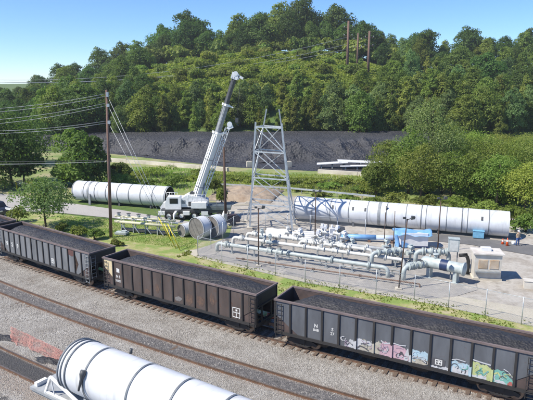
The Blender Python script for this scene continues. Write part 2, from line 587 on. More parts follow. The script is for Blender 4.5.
# the strip beyond the track, following its curve
strip = []
for s in np.linspace(-60, 44, 60):
    strip.append([T(s, v, 0.020) for v in (2.6, 5.0, 8.0, 10.0)])
tag(grid_mesh('grass_verge', strip, mat=grass_m), kind='structure')
sheet('wild_grass_field', [(-400, 150), (930, 158), (1200, 262), (560, 246), (400, 226), (300, 214), (160, 205), (0, 197), (-500, 176)], 0.008, wild_m)
sheet('dirt_lot', [(222, 192), (300, 197), (560, 222), (900, 268), (1000, 380), (560, 341), (430, 304), (300, 278), (215, 262), (186, 250), (226, 233), (228, 215), (215, 200)], 0.016, dirt_m)
sheet('lawn', [(-300, 196), (0, 211), (60, 214), (110, 220), (168, 222), (232, 226), (228, 240), (186, 252), (190, 262), (100, 262), (-60, 232), (-400, 215)], 0.024, grass_m)
sheet('road', [(-500, 172), (0, 194), (20, 196), (75, 204), (120, 210), (190, 222), (186, 224), (120, 219), (60, 213), (0, 210), (-500, 192)], 0.032, road_m)
sheet('verge_grass', [(184, 251), (196, 257.5), (305, 282.5), (430, 304), (560, 332), (800, 385), (800, 420), (560, 362), (430, 330), (275, 300), (190, 275)], 0.028, grass_m)
sheet('sandy_edge', [(184, 251), (196, 257.5), (305, 282.5), (430, 304), (560, 332), (800, 385), (830, 350), (560, 314), (430, 292), (305, 273), (206, 253), (194, 250)], 0.04, sand_m)
sheet('gravel_pad', [(197, 251), (246, 229), (330, 236), (372, 246), (425, 255), (452, 262), (474, 276), (478, 290), (455, 297), (430, 299), (305, 279), (198, 256)], 0.048, pad_m)
sheet('asphalt_road', [(420, 240), (470, 245), (545, 258), (800, 300), (800, 280), (545, 247), (470, 237), (424, 233)], 0.056, asph_m)
sheet('drainage_ditch', [(100, 176), (228, 181), (330, 190), (375, 196), (380, 187), (330, 179), (228, 175), (100, 170)], 0.016, ditch_m)
sheet('coal_yard_floor', [(-300, 141), (95, 152), (225, 167), (330, 172), (420, 172), (470, 172), (465, 160), (400, 160), (225, 157), (60, 148), (-300, 136)], 0.016, coal_field)


rng = np.random.default_rng(31)
nst = 52000
sv = np.stack([rng.uniform(-34, 18, nst), rng.uniform(-17, 2.4, nst)], 1)
keep = (np.abs(sv[:, 1] - OFF_C) > .75) & ((np.abs(sv[:, 1] - OFF_B) > .72) | (rng.random(nst) < .25)) & (np.abs(np.abs(sv[:, 1]) - .75) > .1)
sv = sv[keep]
base = np.array([tuple(T(a, b, .03)) for a, b in sv])
rad = rng.uniform(.025, .06, len(base))[:, None]
dirs = np.array([(1, .1, -.4), (-.6, .9, -.4), (-.6, -.8, -.4), (.1, .1, .9)])
ang = rng.uniform(0, 6.28, len(base)); ca, sa = np.cos(ang), np.sin(ang)
V = []
for dv_ in dirs:
    x = dv_[0] * ca - dv_[1] * sa; y = dv_[0] * sa + dv_[1] * ca
    V.append(base + np.stack([x, y, np.full_like(x, dv_[2])], 1) * rad * rng.uniform(.7, 1.3, (len(base), 3)))
V = np.stack(V, 1).reshape(-1, 3)
tri = (np.arange(len(base))[:, None, None] * 4 + np.array([(0, 1, 3), (1, 2, 3), (2, 0, 3)])[None]).reshape(-1, 3)
me = bpy.data.meshes.new('ballast_stones')
me.vertices.add(len(V)); me.vertices.foreach_set('co', V.astype(np.float32).ravel())
me.loops.add(tri.size); me.loops.foreach_set('vertex_index', tri.astype(np.int32).ravel())
me.polygons.add(len(tri)); me.polygons.foreach_set('loop_start', np.arange(0, tri.size, 3, dtype=np.int32)); me.polygons.foreach_set('loop_total', np.full(len(tri), 3, dtype=np.int32))
me.update(); me.validate()
me.materials.append(M('loose_stone', (.4, .385, .36), (.18, .165, .15), 6, .9, lo=.35, hi=.6))
o = bpy.data.objects.new('ballast_stones', me); col.objects.link(o)
tag(o, 'loose grey ballast stones between the tracks', 'ballast stones', kind='stuff')

# ------------------------------------------------------------------ railway tracks
def track(off, label, s0, s1, tie_gap=0.62, cover=0.0, seed=1, name='railway_track'):
    rnd = random.Random(seed)
    mid = T((s0 + s1) / 2, off)
    root = tag(empty(name, mid), label, 'railway track', 'railway tracks in the yard')
    for sgn in (-1, 1):
        path = [T(s, off + sgn * 0.75) - mid for s in np.linspace(s0, s1, 50)]
        mb = MB(); top = MB()
        for a, b in zip(path[:-1], path[1:]):
            mb.bar(a + Vector((0, 0, 0.095)), b + Vector((0, 0, 0.095)), 0.035, 0.12)
            mb.bar(a + Vector((0, 0, 0.03)), b + Vector((0, 0, 0.03)), 0.14, 0.03)
            top.bar(a + Vector((0, 0, 0.162)), b + Vector((0, 0, 0.162)), 0.072, 0.035)
        r = mb.build('rail', rust_rail, root)
        top.build('rail_head', rail_top, r)
    s = s0; n = 0
    proto = None
    while s < s1:
        p = T(s, off); q = T(s + 0.5, off)
        yaw = math.atan2(q.y - p.y, q.x - p.x)
        if proto is None:
            proto = MB().box((0, 0, 0), (0.24, 2.6, 0.16)).build('sleeper', tie_m, root)
            t = proto
        else:
            t = proto.copy(); col.objects.link(t)
        z = 0.0 + rnd.uniform(-0.03, 0.015) - cover
        t.location = p - mid + Vector((0, 0, z))
        t.rotation_euler = (0, 0, yaw + rnd.uniform(-0.03, 0.03))
        s += tie_gap * rnd.uniform(0.92, 1.08); n += 1
    return root


track(OFF_A, 'railway track under the loaded hopper train', -34, 20)
track(OFF_B, 'rusty empty track with dark cinders between its rails', -32, 16, cover=0.085, seed=3)
track(OFF_C, 'nearest track running under the flatcar with the white duct', -24, 12, cover=0.09, seed=5)


# ------------------------------------------------------------------ hopper cars
def text_mesh(txt, size, name, mat, parent, loc, rot, ext=0.004):
    cu = bpy.data.curves.new('txt', 'FONT')
    cu.body = txt; cu.size = size; cu.extrude = ext; cu.resolution_u = 2
    cu.align_x = 'CENTER'; cu.align_y = 'CENTER'; cu.offset = size * 0.02
    o = bpy.data.objects.new('txt', cu)
    col.objects.link(o)
    bpy.context.view_layer.update()
    me = bpy.data.meshes.new_from_object(o.evaluated_get(bpy.context.evaluated_depsgraph_get()))
    bpy.data.objects.remove(o); bpy.data.curves.remove(cu)
    me.materials.clear(); me.materials.append(mat)
    r = bpy.data.objects.new(name, me); col.objects.link(r)
    r.parent = parent; r.location = loc; r.rotation_euler = rot
    return r


WH = None


def wheelset_truck(parent, x):
    """one four-wheel truck as a part with its wheels as sub-parts"""
    global WH
    fr = MB()
    for sy in (-1, 1):
        fr.prism([(-1.15, 0.62), (-0.9, 0.74), (-0.35, 0.92), (0.35, 0.92), (0.9, 0.74), (1.15, 0.62), (1.05, 0.45), (0.8, 0.5), (0.4, 0.3), (-0.4, 0.3), (-0.8, 0.5), (-1.05, 0.45)], 'y', sy * 1.0 - 0.06, sy * 1.0 + 0.06)
        for k in (-0.18, 0, 0.18):
            fr.tube([(k, sy * 1.0, 0.42), (k, sy * 1.0, 0.72)], 0.08, 8)
    fr.box((0, 0, 0.72), (0.5, 2.3, 0.28))
    t = fr.build('truck', car_black, parent, (x, 0, 0))
    for ax in (-0.87, 0.87):
        MB().tube([(ax, -0.95, 0.6), (ax, 0.95, 0.6)], 0.08, 8).build('axle', car_black, t)
        for sy in (-1, 1):
            w = MB().tube([(ax, sy * 0.68, 0.6), (ax, sy * 0.72, 0.6), (ax, sy * 0.72, 0.6), (ax, sy * 0.82, 0.6)], [0.46, 0.46, 0.42, 0.42], 20)
            w.build('wheel', rail_top, t)
    return t


def make_hopper(L, W, top, posts, label, skin, seed, ends='wide', rib=0.11, light_end=False, load_drop=(0.0, 0.0)):
    rnd = random.Random(seed)
    root = tag(empty('coal_hopper_car'), label, 'hopper car', 'coal hopper cars of the train')
    sill = 1.14; h2 = L / 2; cut = 1.9; cz = 2.45
    xs = np.linspace(-h2 + 1.25, h2 - 1.25, posts)
    for sy in (-1, 1):
        y0 = sy * (W / 2 - 0.10)
        poly = [(-h2 + 0.03, top - 0.1), (-h2 + 0.03, cz), (-h2 + cut, sill + 0.05), (h2 - cut, sill + 0.05), (h2 - 0.03, cz), (h2 - 0.03, top - 0.1)]
        o = MB().prism(poly, 'y', y0 - 0.015, y0 + 0.015).build('side_panel', paint[skin], root)
        rb = MB()
        for x in xs:
            rb.box((x, sy * (W / 2 - 0.045), (top + sill) / 2), (rib, 0.08, top - sill - 0.16))
        rb.build('rib_posts', car_black, o)
    ch = MB()
    for sy in (-1, 1):
        ch.box((0, sy * (W / 2 - 0.075), top - 0.06), (L, 0.15, 0.12))
    for sx in (-1, 1):
        ch.box((sx * (h2 - 0.06), 0, top - 0.062), (0.12, W - 0.3, 0.12))
    ch.build('top_chord', chord_m, root)
    sl = MB()
    for sy in (-1, 1):
        sl.box((0, sy * (W / 2 - 0.06), sill), (L - 0.1, 0.1, 0.2))
    sl.box((0, 0, 0.95), (L + 0.3, 0.4, 0.4))
    for sx in (-1, 1):
        sl.box((sx * (h2 - 0.14), 0, sill), (0.22, W - 0.23, 0.26))
    sl.build('underframe', car_black, root)
    # ends: corner posts, end sheet, slope sheet
    for sx in (-1, 1):
        e = MB()
        for sy in (-1, 1):
            e.box((sx * (h2 - 0.09), sy * (W / 2 - 0.085), (sill + top) / 2), (0.1, 0.09, top - sill - 0.14))
        for yy in (-0.6, 0.6):
            e.box((sx * (h2 - 0.1), yy, 1.85), (0.1, 0.1, 1.3))
        e.box((sx * (h2 - 0.11), 0, 2.95), (0.05, W - 0.28, 1.0))
        e.box((sx * (h2 - 0.06), 0, 2.48), (0.1, W - 0.3, 0.12))
        # slope sheet
        a = (sx * (h2 - 0.15), 2.5); b = (sx * (h2 - 3.0), 1.2)
        e.prism([a, b, (b[0], b[1] - 0.05), (a[0], a[1] - 0.05)], 'y', -W / 2 + 0.14, W / 2 - 0.14)
        ep = e.build('end_bulkhead', car_black, root)
        for sy in (-1, 1):
            ld = MB()
            x0 = sx * (h2 - 0.62); x1 = sx * (h2 - 0.16); yy = sy * (W / 2 + 0.02)
            ld.bar((x0, yy, 0.75), (x0, yy, top - 0.25), 0.035)
            for z in np.arange(0.85, top - 0.2, 0.34):
                ld.bar((x0, yy, z), (x1, yy, z), 0.03)
            ld.bar((x1, yy, 0.75), (x1, yy, top - 0.25), 0.035)
            ld.build('ladder', mid_grey if light_end else car_black, root)
        ld = MB()
        for yy in (-W / 2 + 0.15, -W / 2 + 0.6): ld.bar((sx * (h2 + 0.03), yy, 1.2), (sx * (h2 + 0.03), yy, top - .3), 0.03)
        for z in np.arange(1.3, top - 0.3, 0.34):
            ld.bar((sx * (h2 + 0.03), -W / 2 + 0.15, z), (sx * (h2 + 0.03), -W / 2 + 0.6, z), 0.03)
        ld.build('ladder', mid_grey if light_end else car_black, root)
        cp = MB().box((sx * (h2 + 0.35), 0, 0.88), (0.5, 0.18, 0.2))
        cp.box((sx * (h2 + 0.62), 0.03, 0.88), (0.22, 0.3, 0.28))
        cp.build('coupler', rust_rail, root)
        hs = [(sx * (h2 + 0.1), 0.3, 0.9), (sx * (h2 + 0.3), 0.32, 0.55), (sx * (h2 + 0.55), 0.2, 0.5), (sx * (h2 + 0.72), 0.1, 0.7)]
        MB().tube(hs, 0.03, 6).build('brake_hose', black_r, root)
    # brake wheel on one end
    bw = MB()
    c0 = Vector((-h2 - 0.06, 0.75, 2.3))
    ring = [c0 + Vector((0, 0.26 * math.cos(t), 0.26 * math.sin(t))) for t in np.linspace(0, 2 * PI, 17)]
    bw.tube(ring, 0.02, 5, caps=False)
    for k in range(4):
        bw.bar(c0, ring[k * 4], 0.02)
    bw.build('brake_wheel', mid_grey, root)
    # inside lining
    li = MB()
    for sy in (-1, 1):
        li.box((0, sy * (W / 2 - 0.125), 2.3), (L - 0.32, 0.012, 2.2))
    li.build('inner_lining', inner_m, root)
    # outlet hoppers below
    for k in range(4):
        xc = (k - 1.5) * (L - 6.6) / 3.0
        hp = MB()
        vs = []
        for z, w, d in ((1.25, 1.25, 1.2), (0.45, 0.35, 0.75)):
            vs += [(xc - w, -d, z), (xc + w, -d, z), (xc + w, d, z), (xc - w, d, z)]
        hp.add(vs, [(3, 2, 1, 0), (4, 5, 6, 7), (0, 1, 5, 4), (1, 2, 6, 5), (2, 3, 7, 6), (3, 0, 4, 7)])
        hp.build('discharge_hopper', car_black, root)
    for sx in (-1, 1):
        wheelset_truck(root, sx * (h2 - 2.0))
    # coal load
    P = []
    nx, ny = 150, 34
    for i in range(nx):
        x = -h2 + 0.16 + (L - 0.32) * i / (nx - 1)
        row = []
        for j in range(ny):
            y = -W / 2 + 0.14 + (W - 0.28) * j / (ny - 1)
            u = x / h2; v = y / (W / 2)
            z = top - 0.3 + 0.4 * (1 - v * v) ** 1.5 + 0.16 * fbm(x, y, 2.2, 5, seed)
            z += 0.05 * fbm(x, y, 0.35, 2, seed + 5)
            eL = max(0, (-u - 0.72) / 0.28); eR = max(0, (u - 0.72) / 0.28)
            z -= load_drop[0] * eL + load_drop[1] * eR
            row.append((x, y, min(z, top + 0.2)))
        P.append(row)
    lo = grid_mesh('coal_load', P, mat=coal_load, smooth=False)
    lo.parent = root
    return root


def place_on_track(o, s, L, off=0.0):
    a = T(s - L / 2, off); b = T(s + L / 2, off)
    o.location = (a + b) / 2
    o.rotation_euler = (0, 0, math.atan2(b.y - a.y, b.x - a.x))
    o.location.z = 0.0


def s_of_x(x):
    return float(np.interp(x, _xs, _ds) - _s0)


W_ = 2.94; TOP = 3.55
s2a, s2b = s_of_x(-14.05), s_of_x(-0.72)
L2 = s2b - s2a
s3a = s_of_x(0.50); L3 = 16.7
s1b = s_of_x(-15.45); L1 = L2 - 0.55
c2 = make_hopper(L2, W_, TOP, 13, 'brownish hopper car with a cream patch on its left end panel, coal loaded', 'brown', 2, load_drop=(0.95, 0.15))
place_on_track(c2, (s2a + s2b) / 2, L2)
c3 = make_hopper(L3, W_, TOP, 13, 'slate grey hopper car with pink and teal graffiti along its side', 'slate', 3, rib=0.13, load_drop=(1.1, 0.1))
place_on_track(c3, s3a + L3 / 2, L3)
c1 = make_hopper(L1, W_, TOP, 14, 'plain grey hopper car beside the small tree, white letters on its left', 'grey', 1, load_drop=(0.8, 0.1), light_end=True)
place_on_track(c1, s1b - L1 / 2, L1)
c0 = make_hopper(L1, W_, TOP, 14, 'hopper car cut off by the left edge of the picture', 'grey', 4, load_drop=(0.2, 0.1))
place_on_track(c0, s1b - L1 - 1.35 - L1 / 2, L1)

YF = -W_ / 2 + 0.10 - 0.0165 - 0.004
RX = (PI / 2, 0, 0)
# cream end panel of the brown car
h2 = L2 / 2
MB().prism([(-h2 + 0.16, TOP - 0.14), (-h2 + 0.16, 2.75), (-h2 + 1.14, 1.95), (-h2 + 1.14, TOP - 0.14)], 'y', YF - 0.004, YF).build('cream_patch', M('cream_paint', (0.68, 0.57, 0.36), (0.55, 0.44, 0.26), 3, 0.7), c2)
xs2 = np.linspace(-L2 / 2 + 1.25, L2 / 2 - 1.25, 13)
pm = lambda xs, k: (xs[k] + xs[k + 1]) / 2
text_mesh('\u25a0', 0.45, 'lettering', paint_white, c2, (pm(xs2, 0), YF, 2.62), RX)
text_mesh('N S', 0.33, 'lettering', paint_white, c2, (pm(xs2, 0), YF, 2.1), RX)
text_mesh('51021', 0.27, 'lettering', paint_white, c2, (pm(xs2, 0), YF, 1.72), RX)


def frame_mark(parent, x, z, w, h, name='stencil_box'):
    mb = MB()
    for zz in (z - h / 2, z, z + h / 2): mb.box((x, YF - 0.002, zz), (w, 0.005, 0.06))
    for xx in (x - w / 2, x + w / 2): mb.box((xx, YF - 0.005, z), (0.06, 0.005, h + 0.05))
    mb.box((x, YF - 0.005, z - h * 0.25), (0.07, 0.005, h * 0.4)); mb.box((x + 0.02, YF - 0.005, z + h * 0.25), (0.16, 0.005, h * 0.2))
    return mb.build(name, paint_white, parent)


frame_mark(c2, pm(xs2, 11), 1.75, 0.62, 0.72)


def blotch(parent, x, z, w, h, seed, mat, name='rust_stain', y=YF - 0.003, x0=None, x1=None, zmin=1.18):
    """ragged flat patch painted on the side sheet, a few millimetres proud of it"""
    rnd = random.Random(seed)
    n = 22
    pts = []
    ph = rnd.random() * 9
    for k in range(n):
        t = 2 * PI * k / n
        r = 1 + 0.14 * math.sin(2 * t + ph) + 0.08 * math.sin(5 * t + 2 * ph) + rnd.uniform(-0.08, 0.08)
        px = x + w / 2 * r * math.cos(t); pz = z + h / 2 * r * math.sin(t)
        if x0 is not None: px = max(x0, min(x1, px))
        pts.append((px, max(zmin, pz)))
    vs = [(p[0], y, p[1]) for p in pts] + [(x, y, z)]
    return MB().add(vs, [(k, (k + 1) % n, n) for k in range(n)]).build(name, mat, parent)


rust_o = M('orange_rust', (0.14, 0.085, 0.058), (0.095, 0.065, 0.052), 6, 0.9, lo=.4, hi=.55)
for k, (kk, z, w, h) in enumerate([(7, 1.8, 0.75, 0.8), (8, 1.9, 0.8, 0.7), (4, 2.0, 0.5, 0.7), (9, 2.3, 0.4, 1.0), (3, 1.5, 0.5, 0.5)]):
    blotch(c2, pm(xs2, kk), z, w, h, k + 10, rust_o, x0=xs2[kk] + 0.07, x1=xs2[kk + 1] - 0.07)
pale_w = M('faded_white_wash', (0.22, 0.21, 0.2), (0.13, 0.12, 0.12), 8, 0.9)
blotch(c2, pm(xs2, 6), 1.6, 0.7, 0.4, 31, pale_w, 'faded_paint', x0=xs2[6] + 0.07, x1=xs2[7] - 0.07)

# graffiti on the slate car
xs3 = np.linspace(-L3 / 2 + 1.25, L3 / 2 - 1.25, 13)
gm = {k: M('graffiti_' + k, c, tuple(v * 0.8 for v in c), 4, 0.75) for k, c in dict(white=(0.52, 0.53, 0.55), pink=(0.53, 0.36, 0.41), mauve=(0.38, 0.3, 0.38), cream=(0.45, 0.42, 0.35), yellow=(0.47, 0.52, 0.24), teal=(0.18, 0.42, 0.36), sky=(0.4, 0.54, 0.62), darkg=(0.09, 0.09, 0.1), red=(0.4, 0.12, 0.1)).items()}
_gy = [0]


def gfill(k, name, hs, u0=0.0, u1=1.0, zb=1.25):
    """spray-painted area of one panel with an uneven upper border given by heights hs"""
    x0, x1 = xs3[k] + 0.07, xs3[k + 1] - 0.07
    a = x0 + (x1 - x0) * u0; b = x0 + (x1 - x0) * u1
    n = len(hs)
    y = YF - 0.002 - 0.0012 * _gy[0]; _gy[0] += 1
    rr = random.Random(_gy[0])
    xs_ = np.linspace(a, b, n * 3)
    tops = np.interp(np.linspace(0, n - 1, n * 3), range(n), hs)
    vs = []
    for x, t in zip(xs_, tops): vs += [(x, y, zb + rr.uniform(0, .03)), (x, y, zb + max(.03, t + rr.uniform(-.05, .05)))]
    return MB().add(vs, [(2 * q, 2 * q + 2, 2 * q + 3, 2 * q + 1) for q in range(len(xs_) - 1)]).build('graffiti', gm[name], c3)


def gline(k, name, pts, w=.05):
    x0, x1 = xs3[k] + 0.1, xs3[k + 1] - 0.1
    mb = MB(); y = YF - 0.03
    pp = [Vector((x0 + (x1 - x0) * u, y, 1.25 + z)) for u, z in pts]
    for p, q in zip(pp[:-1], pp[1:]): mb.bar(p, q, w, .004, up=(0, 1, 0))
    return mb.build('graffiti_line', gm[name], c3)


gfill(3, 'white', [.1, .2, .55, .6, .45], .35, 1.0)
gline(3, 'darkg', [(.5, .15), (.7, .4), (.9, .2)])
gfill(4, 'white', [.75, .8, .7, .8, .55]); gfill(4, 'cream', [.3, .5, .6, .45, .6], .2, 1.0); gline(4, 'darkg', [(0, .1), (.2, .3), (.5, .25), (.8, .1)], .07); gline(4, 'mauve', [(.3, .7), (.5, .55), (.8, .65)])
gfill(5, 'cream', [.7, .8, .9, .8, .7], 0, .5); gfill(5, 'pink', [.5, .95, 1.0, .9, .85], .35, 1); gline(5, 'white', [(.4, 1.0), (.6, .85), (1, .95)], .08); gline(5, 'mauve', [(.5, .2), (.6, .6), (.85, .7), (.8, .3)])
gfill(6, 'pink', [.9, .95, .85, .8, .5]); gfill(6, 'white', [.3, .5, .75, .9, .4], .7, 1.0); gline(6, 'darkg', [(.4, .25), (.55, .55), (.7, .3)], .07); gline(6, 'white', [(0, 1.0), (.4, .95), (.8, 1.0)], .07); gline(6, 'mauve', [(0, .5), (.3, .4), (.35, .1)])
gfill(7, 'sky', [.55, .6, .5, .6, .5], .05, .95, 1.55); gfill(7, 'cream', [.2, .3, .32, .2, .1], 0, .9); gline(7, 'white', [(.0, .35), (.3, .45), (.6, .4), (.9, .2)], .06)
gfill(8, 'white', [.16, .14, .1, .18, .25]); gfill(8, 'darkg', [.45, .5, .48, .5], .05, .8, 1.42)
gfill(9, 'sky', [.7, .8, .65, .75, .7]); gfill(9, 'white', [.35, .5, .3, .45, .35], .1, .95); gline(9, 'darkg', [(.6, .1), (.65, .35), (.85, .3), (.8, .1)]); gline(9, 'white', [(0, .8), (.3, .9), (.8, .85)], .06)
gfill(10, 'yellow', [.95, 1.0, .9, .95, .8]); gfill(10, 'white', [.2, .15, .3, .2], 0, .8); gline(10, 'white', [(0, 1.1), (.4, 1.05), (1, 1.0)], .08); gline(10, 'teal', [(.2, .3), (.5, .6), (.6, .25), (.9, .6)], .09)
gfill(11, 'teal', [.75, .85, .8, .6, .35]); gfill(11, 'white', [.1, .25, .15, .1], .1, .7); gline(11, 'yellow', [(0, .5), (.2, .65), (.4, .4)], .09); gline(11, 'white', [(.5, .95), (.8, .8), (1, .55)], .05); gfill(11, 'red', [.1, .3, .15], .75, 1.0)
gline(11, 'darkg', [(.3, .3), (.45, .5), (.7, .35)])
_rg = random.Random(21)
_pal = {3: ['white', 'mauve'], 4: ['white', 'cream', 'darkg', 'mauve'], 5: ['white', 'pink', 'mauve', 'darkg'], 6: ['white', 'pink', 'mauve', 'darkg'], 7: ['white', 'sky', 'cream'], 9: ['white', 'sky', 'darkg', 'teal'], 10: ['white', 'teal', 'yellow', 'darkg'], 11: ['white', 'teal', 'darkg', 'yellow']}
for k_, pal in _pal.items():
    for q in range(6):
        u0_, z0_ = _rg.uniform(.15, .85), _rg.uniform(.15, .7); ra, rb = _rg.uniform(.12, .28), _rg.uniform(.08, .22); a0 = _rg.uniform(0, 6.28); da = _rg.uniform(2, 4.5)
        pts_ = [(min(1, max(0, u0_ + ra * math.cos(a0 + da * t))), max(.05, z0_ + rb * math.sin(a0 + da * t))) for t in np.linspace(0, 1, 8)]
        gline(k_, pal[q % len(pal)], pts_, _rg.uniform(.025, .06))
for k_, nm_, h_ in ((4, 'white', .6), (5, 'cream', .7), (6, 'pink', .85), (7, 'white', .5), (10, 'sky', .65), (11, 'yellow', .8)):
    MB().add([(xs3[k_] - .062, -W_ / 2 - .009, 1.27), (xs3[k_] + .062, -W_ / 2 - .009, 1.27), (xs3[k_] + .062, -W_ / 2 - .009, 1.27 + h_), (xs3[k_] - .01, -W_ / 2 - .009, 1.2 + h_), (xs3[k_] - .062, -W_ / 2 - .009, 1.25 + h_)], [(0, 1, 2, 3, 4)]).build('graffiti', gm[nm_], c3)
for (z, s_, k, txt) in [(2.2, .36, 1, 'N'), (1.9, .28, 1, '848'), (2.2, .32, 2, 'S'), (1.9, .28, 2, '27')]:
    text_mesh(txt, s_, 'lettering', paint_white, c3, (pm(xs3, k) + .15, YF - 0.004, z), RX)
YF0 = YF; YF = YF - .03
frame_mark(c3, pm(xs3, 8) - .05, 1.68, 0.36, 0.3)
YF = YF0
xs1 = np.linspace(-L1 / 2 + 1.25, L1 / 2 - 1.25, 14)
for k, ch in ((0, 'N'), (1, 'S'), (2, '9')):
    text_mesh(ch, .62, 'lettering', paint_white, c1, (pm(xs1, k) , YF - 0.004, 2.1), RX)
frame_mark(c1, pm(xs1, 8), 1.75, 0.4, 0.4)
blotch(c1, pm(xs1, 12), 2.2, 1.2, 2.4, 77, rust_o, 'rust_stain', x0=xs1[11] + .06, x1=xs1[12] - .06)
blotch(c1, (xs1[11] + xs1[12]) / 2, 3.1, 1.2, .7, 78, M('red_rust', (0.13, 0.06, 0.05), (0.09, 0.045, 0.04), 4, .8), 'rust_stain', y=YF - .006, x0=xs1[11] + .06, x1=xs1[12] - .06)


# ------------------------------------------------------------------ ducts
def make_duct(name, p0, p1, rad, label, group, joints, base=0.25, parts=None, wall_closed=False, cat='steel duct', saddles=3, band_r=0.05):
    """p0,p1 ground points under the axis ends"""
    p0 = Vector(p0); p1 = Vector(p1)
    d = p1 - p0; L = math.hypot(d.x, d.y)
    root = tag(empty(name, (p0.x, p0.y, 0), math.atan2(d.y, d.x)), label, cat, group)
    zc = rad + base
    seg = 48
    out = MB().tube([(0, 0, zc), (L, 0, zc)], rad, seg, caps=False)
    # thin end rims joining the outer and the inner skin
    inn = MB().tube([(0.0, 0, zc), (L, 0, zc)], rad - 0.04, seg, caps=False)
    for x in (0, L):
        vs = []
        for k in range(seg):
            t = 2 * PI * k / seg
            for rr in (rad, rad - 0.04): vs.append((x, math.sin(t) * rr, zc + math.cos(t) * rr))
        out.add(vs, [(2 * k, 2 * k + 1, (2 * k + 3) % (2 * seg), (2 * k + 2) % (2 * seg)) for k in range(seg)])
    out.build('outer_shell', white_steel, root, fix=False)
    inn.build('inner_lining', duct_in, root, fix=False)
    # bulkhead plates close the duct half way so that one cannot see through
    for x, b in joints:
        jb = MB().tube([(x - b / 2, 0, zc), (x - b / 2 + .012, 0, zc), (x + b / 2 - .012, 0, zc), (x + b / 2, 0, zc)], [rad + .002, rad + band_r, rad + band_r, rad + .002], seg, caps=False)
        jb.build('joint_band', duct_band, root)
    for k in range(saddles):
        x = L * (k + 0.5) / saddles
        sdl = MB()
        poly = [(-rad * 0.7, 0), (rad * 0.7, 0)]
        for t in np.linspace(0.7, -0.7, 9):
            poly.append((math.sin(t) * rad, zc - math.cos(t) * rad - 0.01))
        sdl.prism(poly, 'x', x - 0.12, x + 0.12)
        sdl.build('saddle', dark_grey, root)
    return root


# big duct at the right
a = G(294, 221.5); b = G(508, 240.5)
dv = (b - a).normalized(); nv = Vector((-dv.y, dv.x, 0))
pa = a + nv * 1.1; pb = b + nv * 1.1
Lr = (pb - pa).length
big = make_duct('large_white_duct', pa, pb, 1.5, 'long white ribbed steel duct lying right of the lattice tower', 'large white ducts on the ground',
                [(x, 0.08) for x in np.arange(0.15, Lr, Lr / 11.0)], base=0.22, saddles=5, band_r=0.03)
zc = 1.72
# dark fittings on the big duct
for xf, w in ((0.425, .34), (0.62, .1), (0.80, .1)):
    mb = MB().tube([(Lr * xf - w / 2, 0, zc), (Lr * xf + w / 2, 0, zc)], 1.535, 48, caps=False)
    mb.build('dark_strap' if w < .3 else 'dark_collar', duct_band if w < .3 else mid_grey, big)
MB().tube([(Lr * .46, -1.2, zc + .5), (Lr * .46, -1.2, zc + 1.3)], .1, 8).build('lifting_lug', dark_grey, big)
mb = MB()
for xf, zz in ((.20, .35), (.3, .25), (.36, .4), (.885, .3)):
    th = R(62)
    c_ = Vector((Lr * xf, -math.sin(th) * 1.5, zc + math.cos(th) * 1.5))
    mb = MB().box((0, 0, 0), (.22, .06, .45))
    o = mb.build('lifting_lug', dark_grey, big); o.location = c_; o.rotation_euler = (R(-28), 0, 0)

# duct at the left
a = G(74, 202.5); b = G(166.5, 210)
dv = (b - a).normalized(); nv = Vector((-dv.y, dv.x, 0))
pa = a + nv * 1.1; pb = b + nv * 1.1
Ll = (pb - pa).length
dl = make_duct('large_white_duct', pa, pb, 1.5, 'white ribbed steel duct beside the road behind the utility pole, open right end', 'large white ducts on the ground',
               [(x, 0.13) for x in np.linspace(0.1, Ll - 0.15, 9)], base=0.22, saddles=3, band_r=0.03)
MB().tube([(Ll * .17, 0, 1.72), (Ll * .17 + .3, 0, 1.72)], 1.54, 48, caps=False).build('dark_collar', mid_grey, dl)
MB().prism([(-1.62, 0.0), (-1.45, 0), (-1.45, 1.6), (-1.62, 1.6)], 'x', Ll * .19, Ll * .19 + .35).build('support_leg', mid_grey, dl)


# cut duct segments beside the crane
def segment(px, py, rad, length, yaw, label):
    p = G(px, py)
    ax = Vector((math.cos(yaw), math.sin(yaw), 0))
    pc = p + Vector((-ax.y, ax.x, 0)) * 0.2
    o = make_duct('duct_segment', pc, pc + ax * length, rad, label, 'cut duct segments on the lawn', [(length - 0.15, .06), (0.12, .06)], base=0.06, saddles=1, band_r=.02)
    MB().tube([(0.06, 0, rad + .06), (0.12, 0, rad + .06)], rad - .042, 40).build('shaded_opening_disc', M('painted_opening_shade', (.2, .19, .18), (.12, .11, .1), 2, .8), o)  # dark disc across the open end, its colour stands in for the shaded inside
    return o


segment(182.5, 237.5, 0.75, 2.4, R(48), 'smallest of the three white duct segments behind the yellow guy guards')
segment(197.5, 240, 1.3, 1.35, R(50), 'large middle duct segment with dark end, left of the pair')
segment(212.5, 238.2, 1.3, 1.35, R(50), 'large duct segment nearest the dark pole, right of the pair')

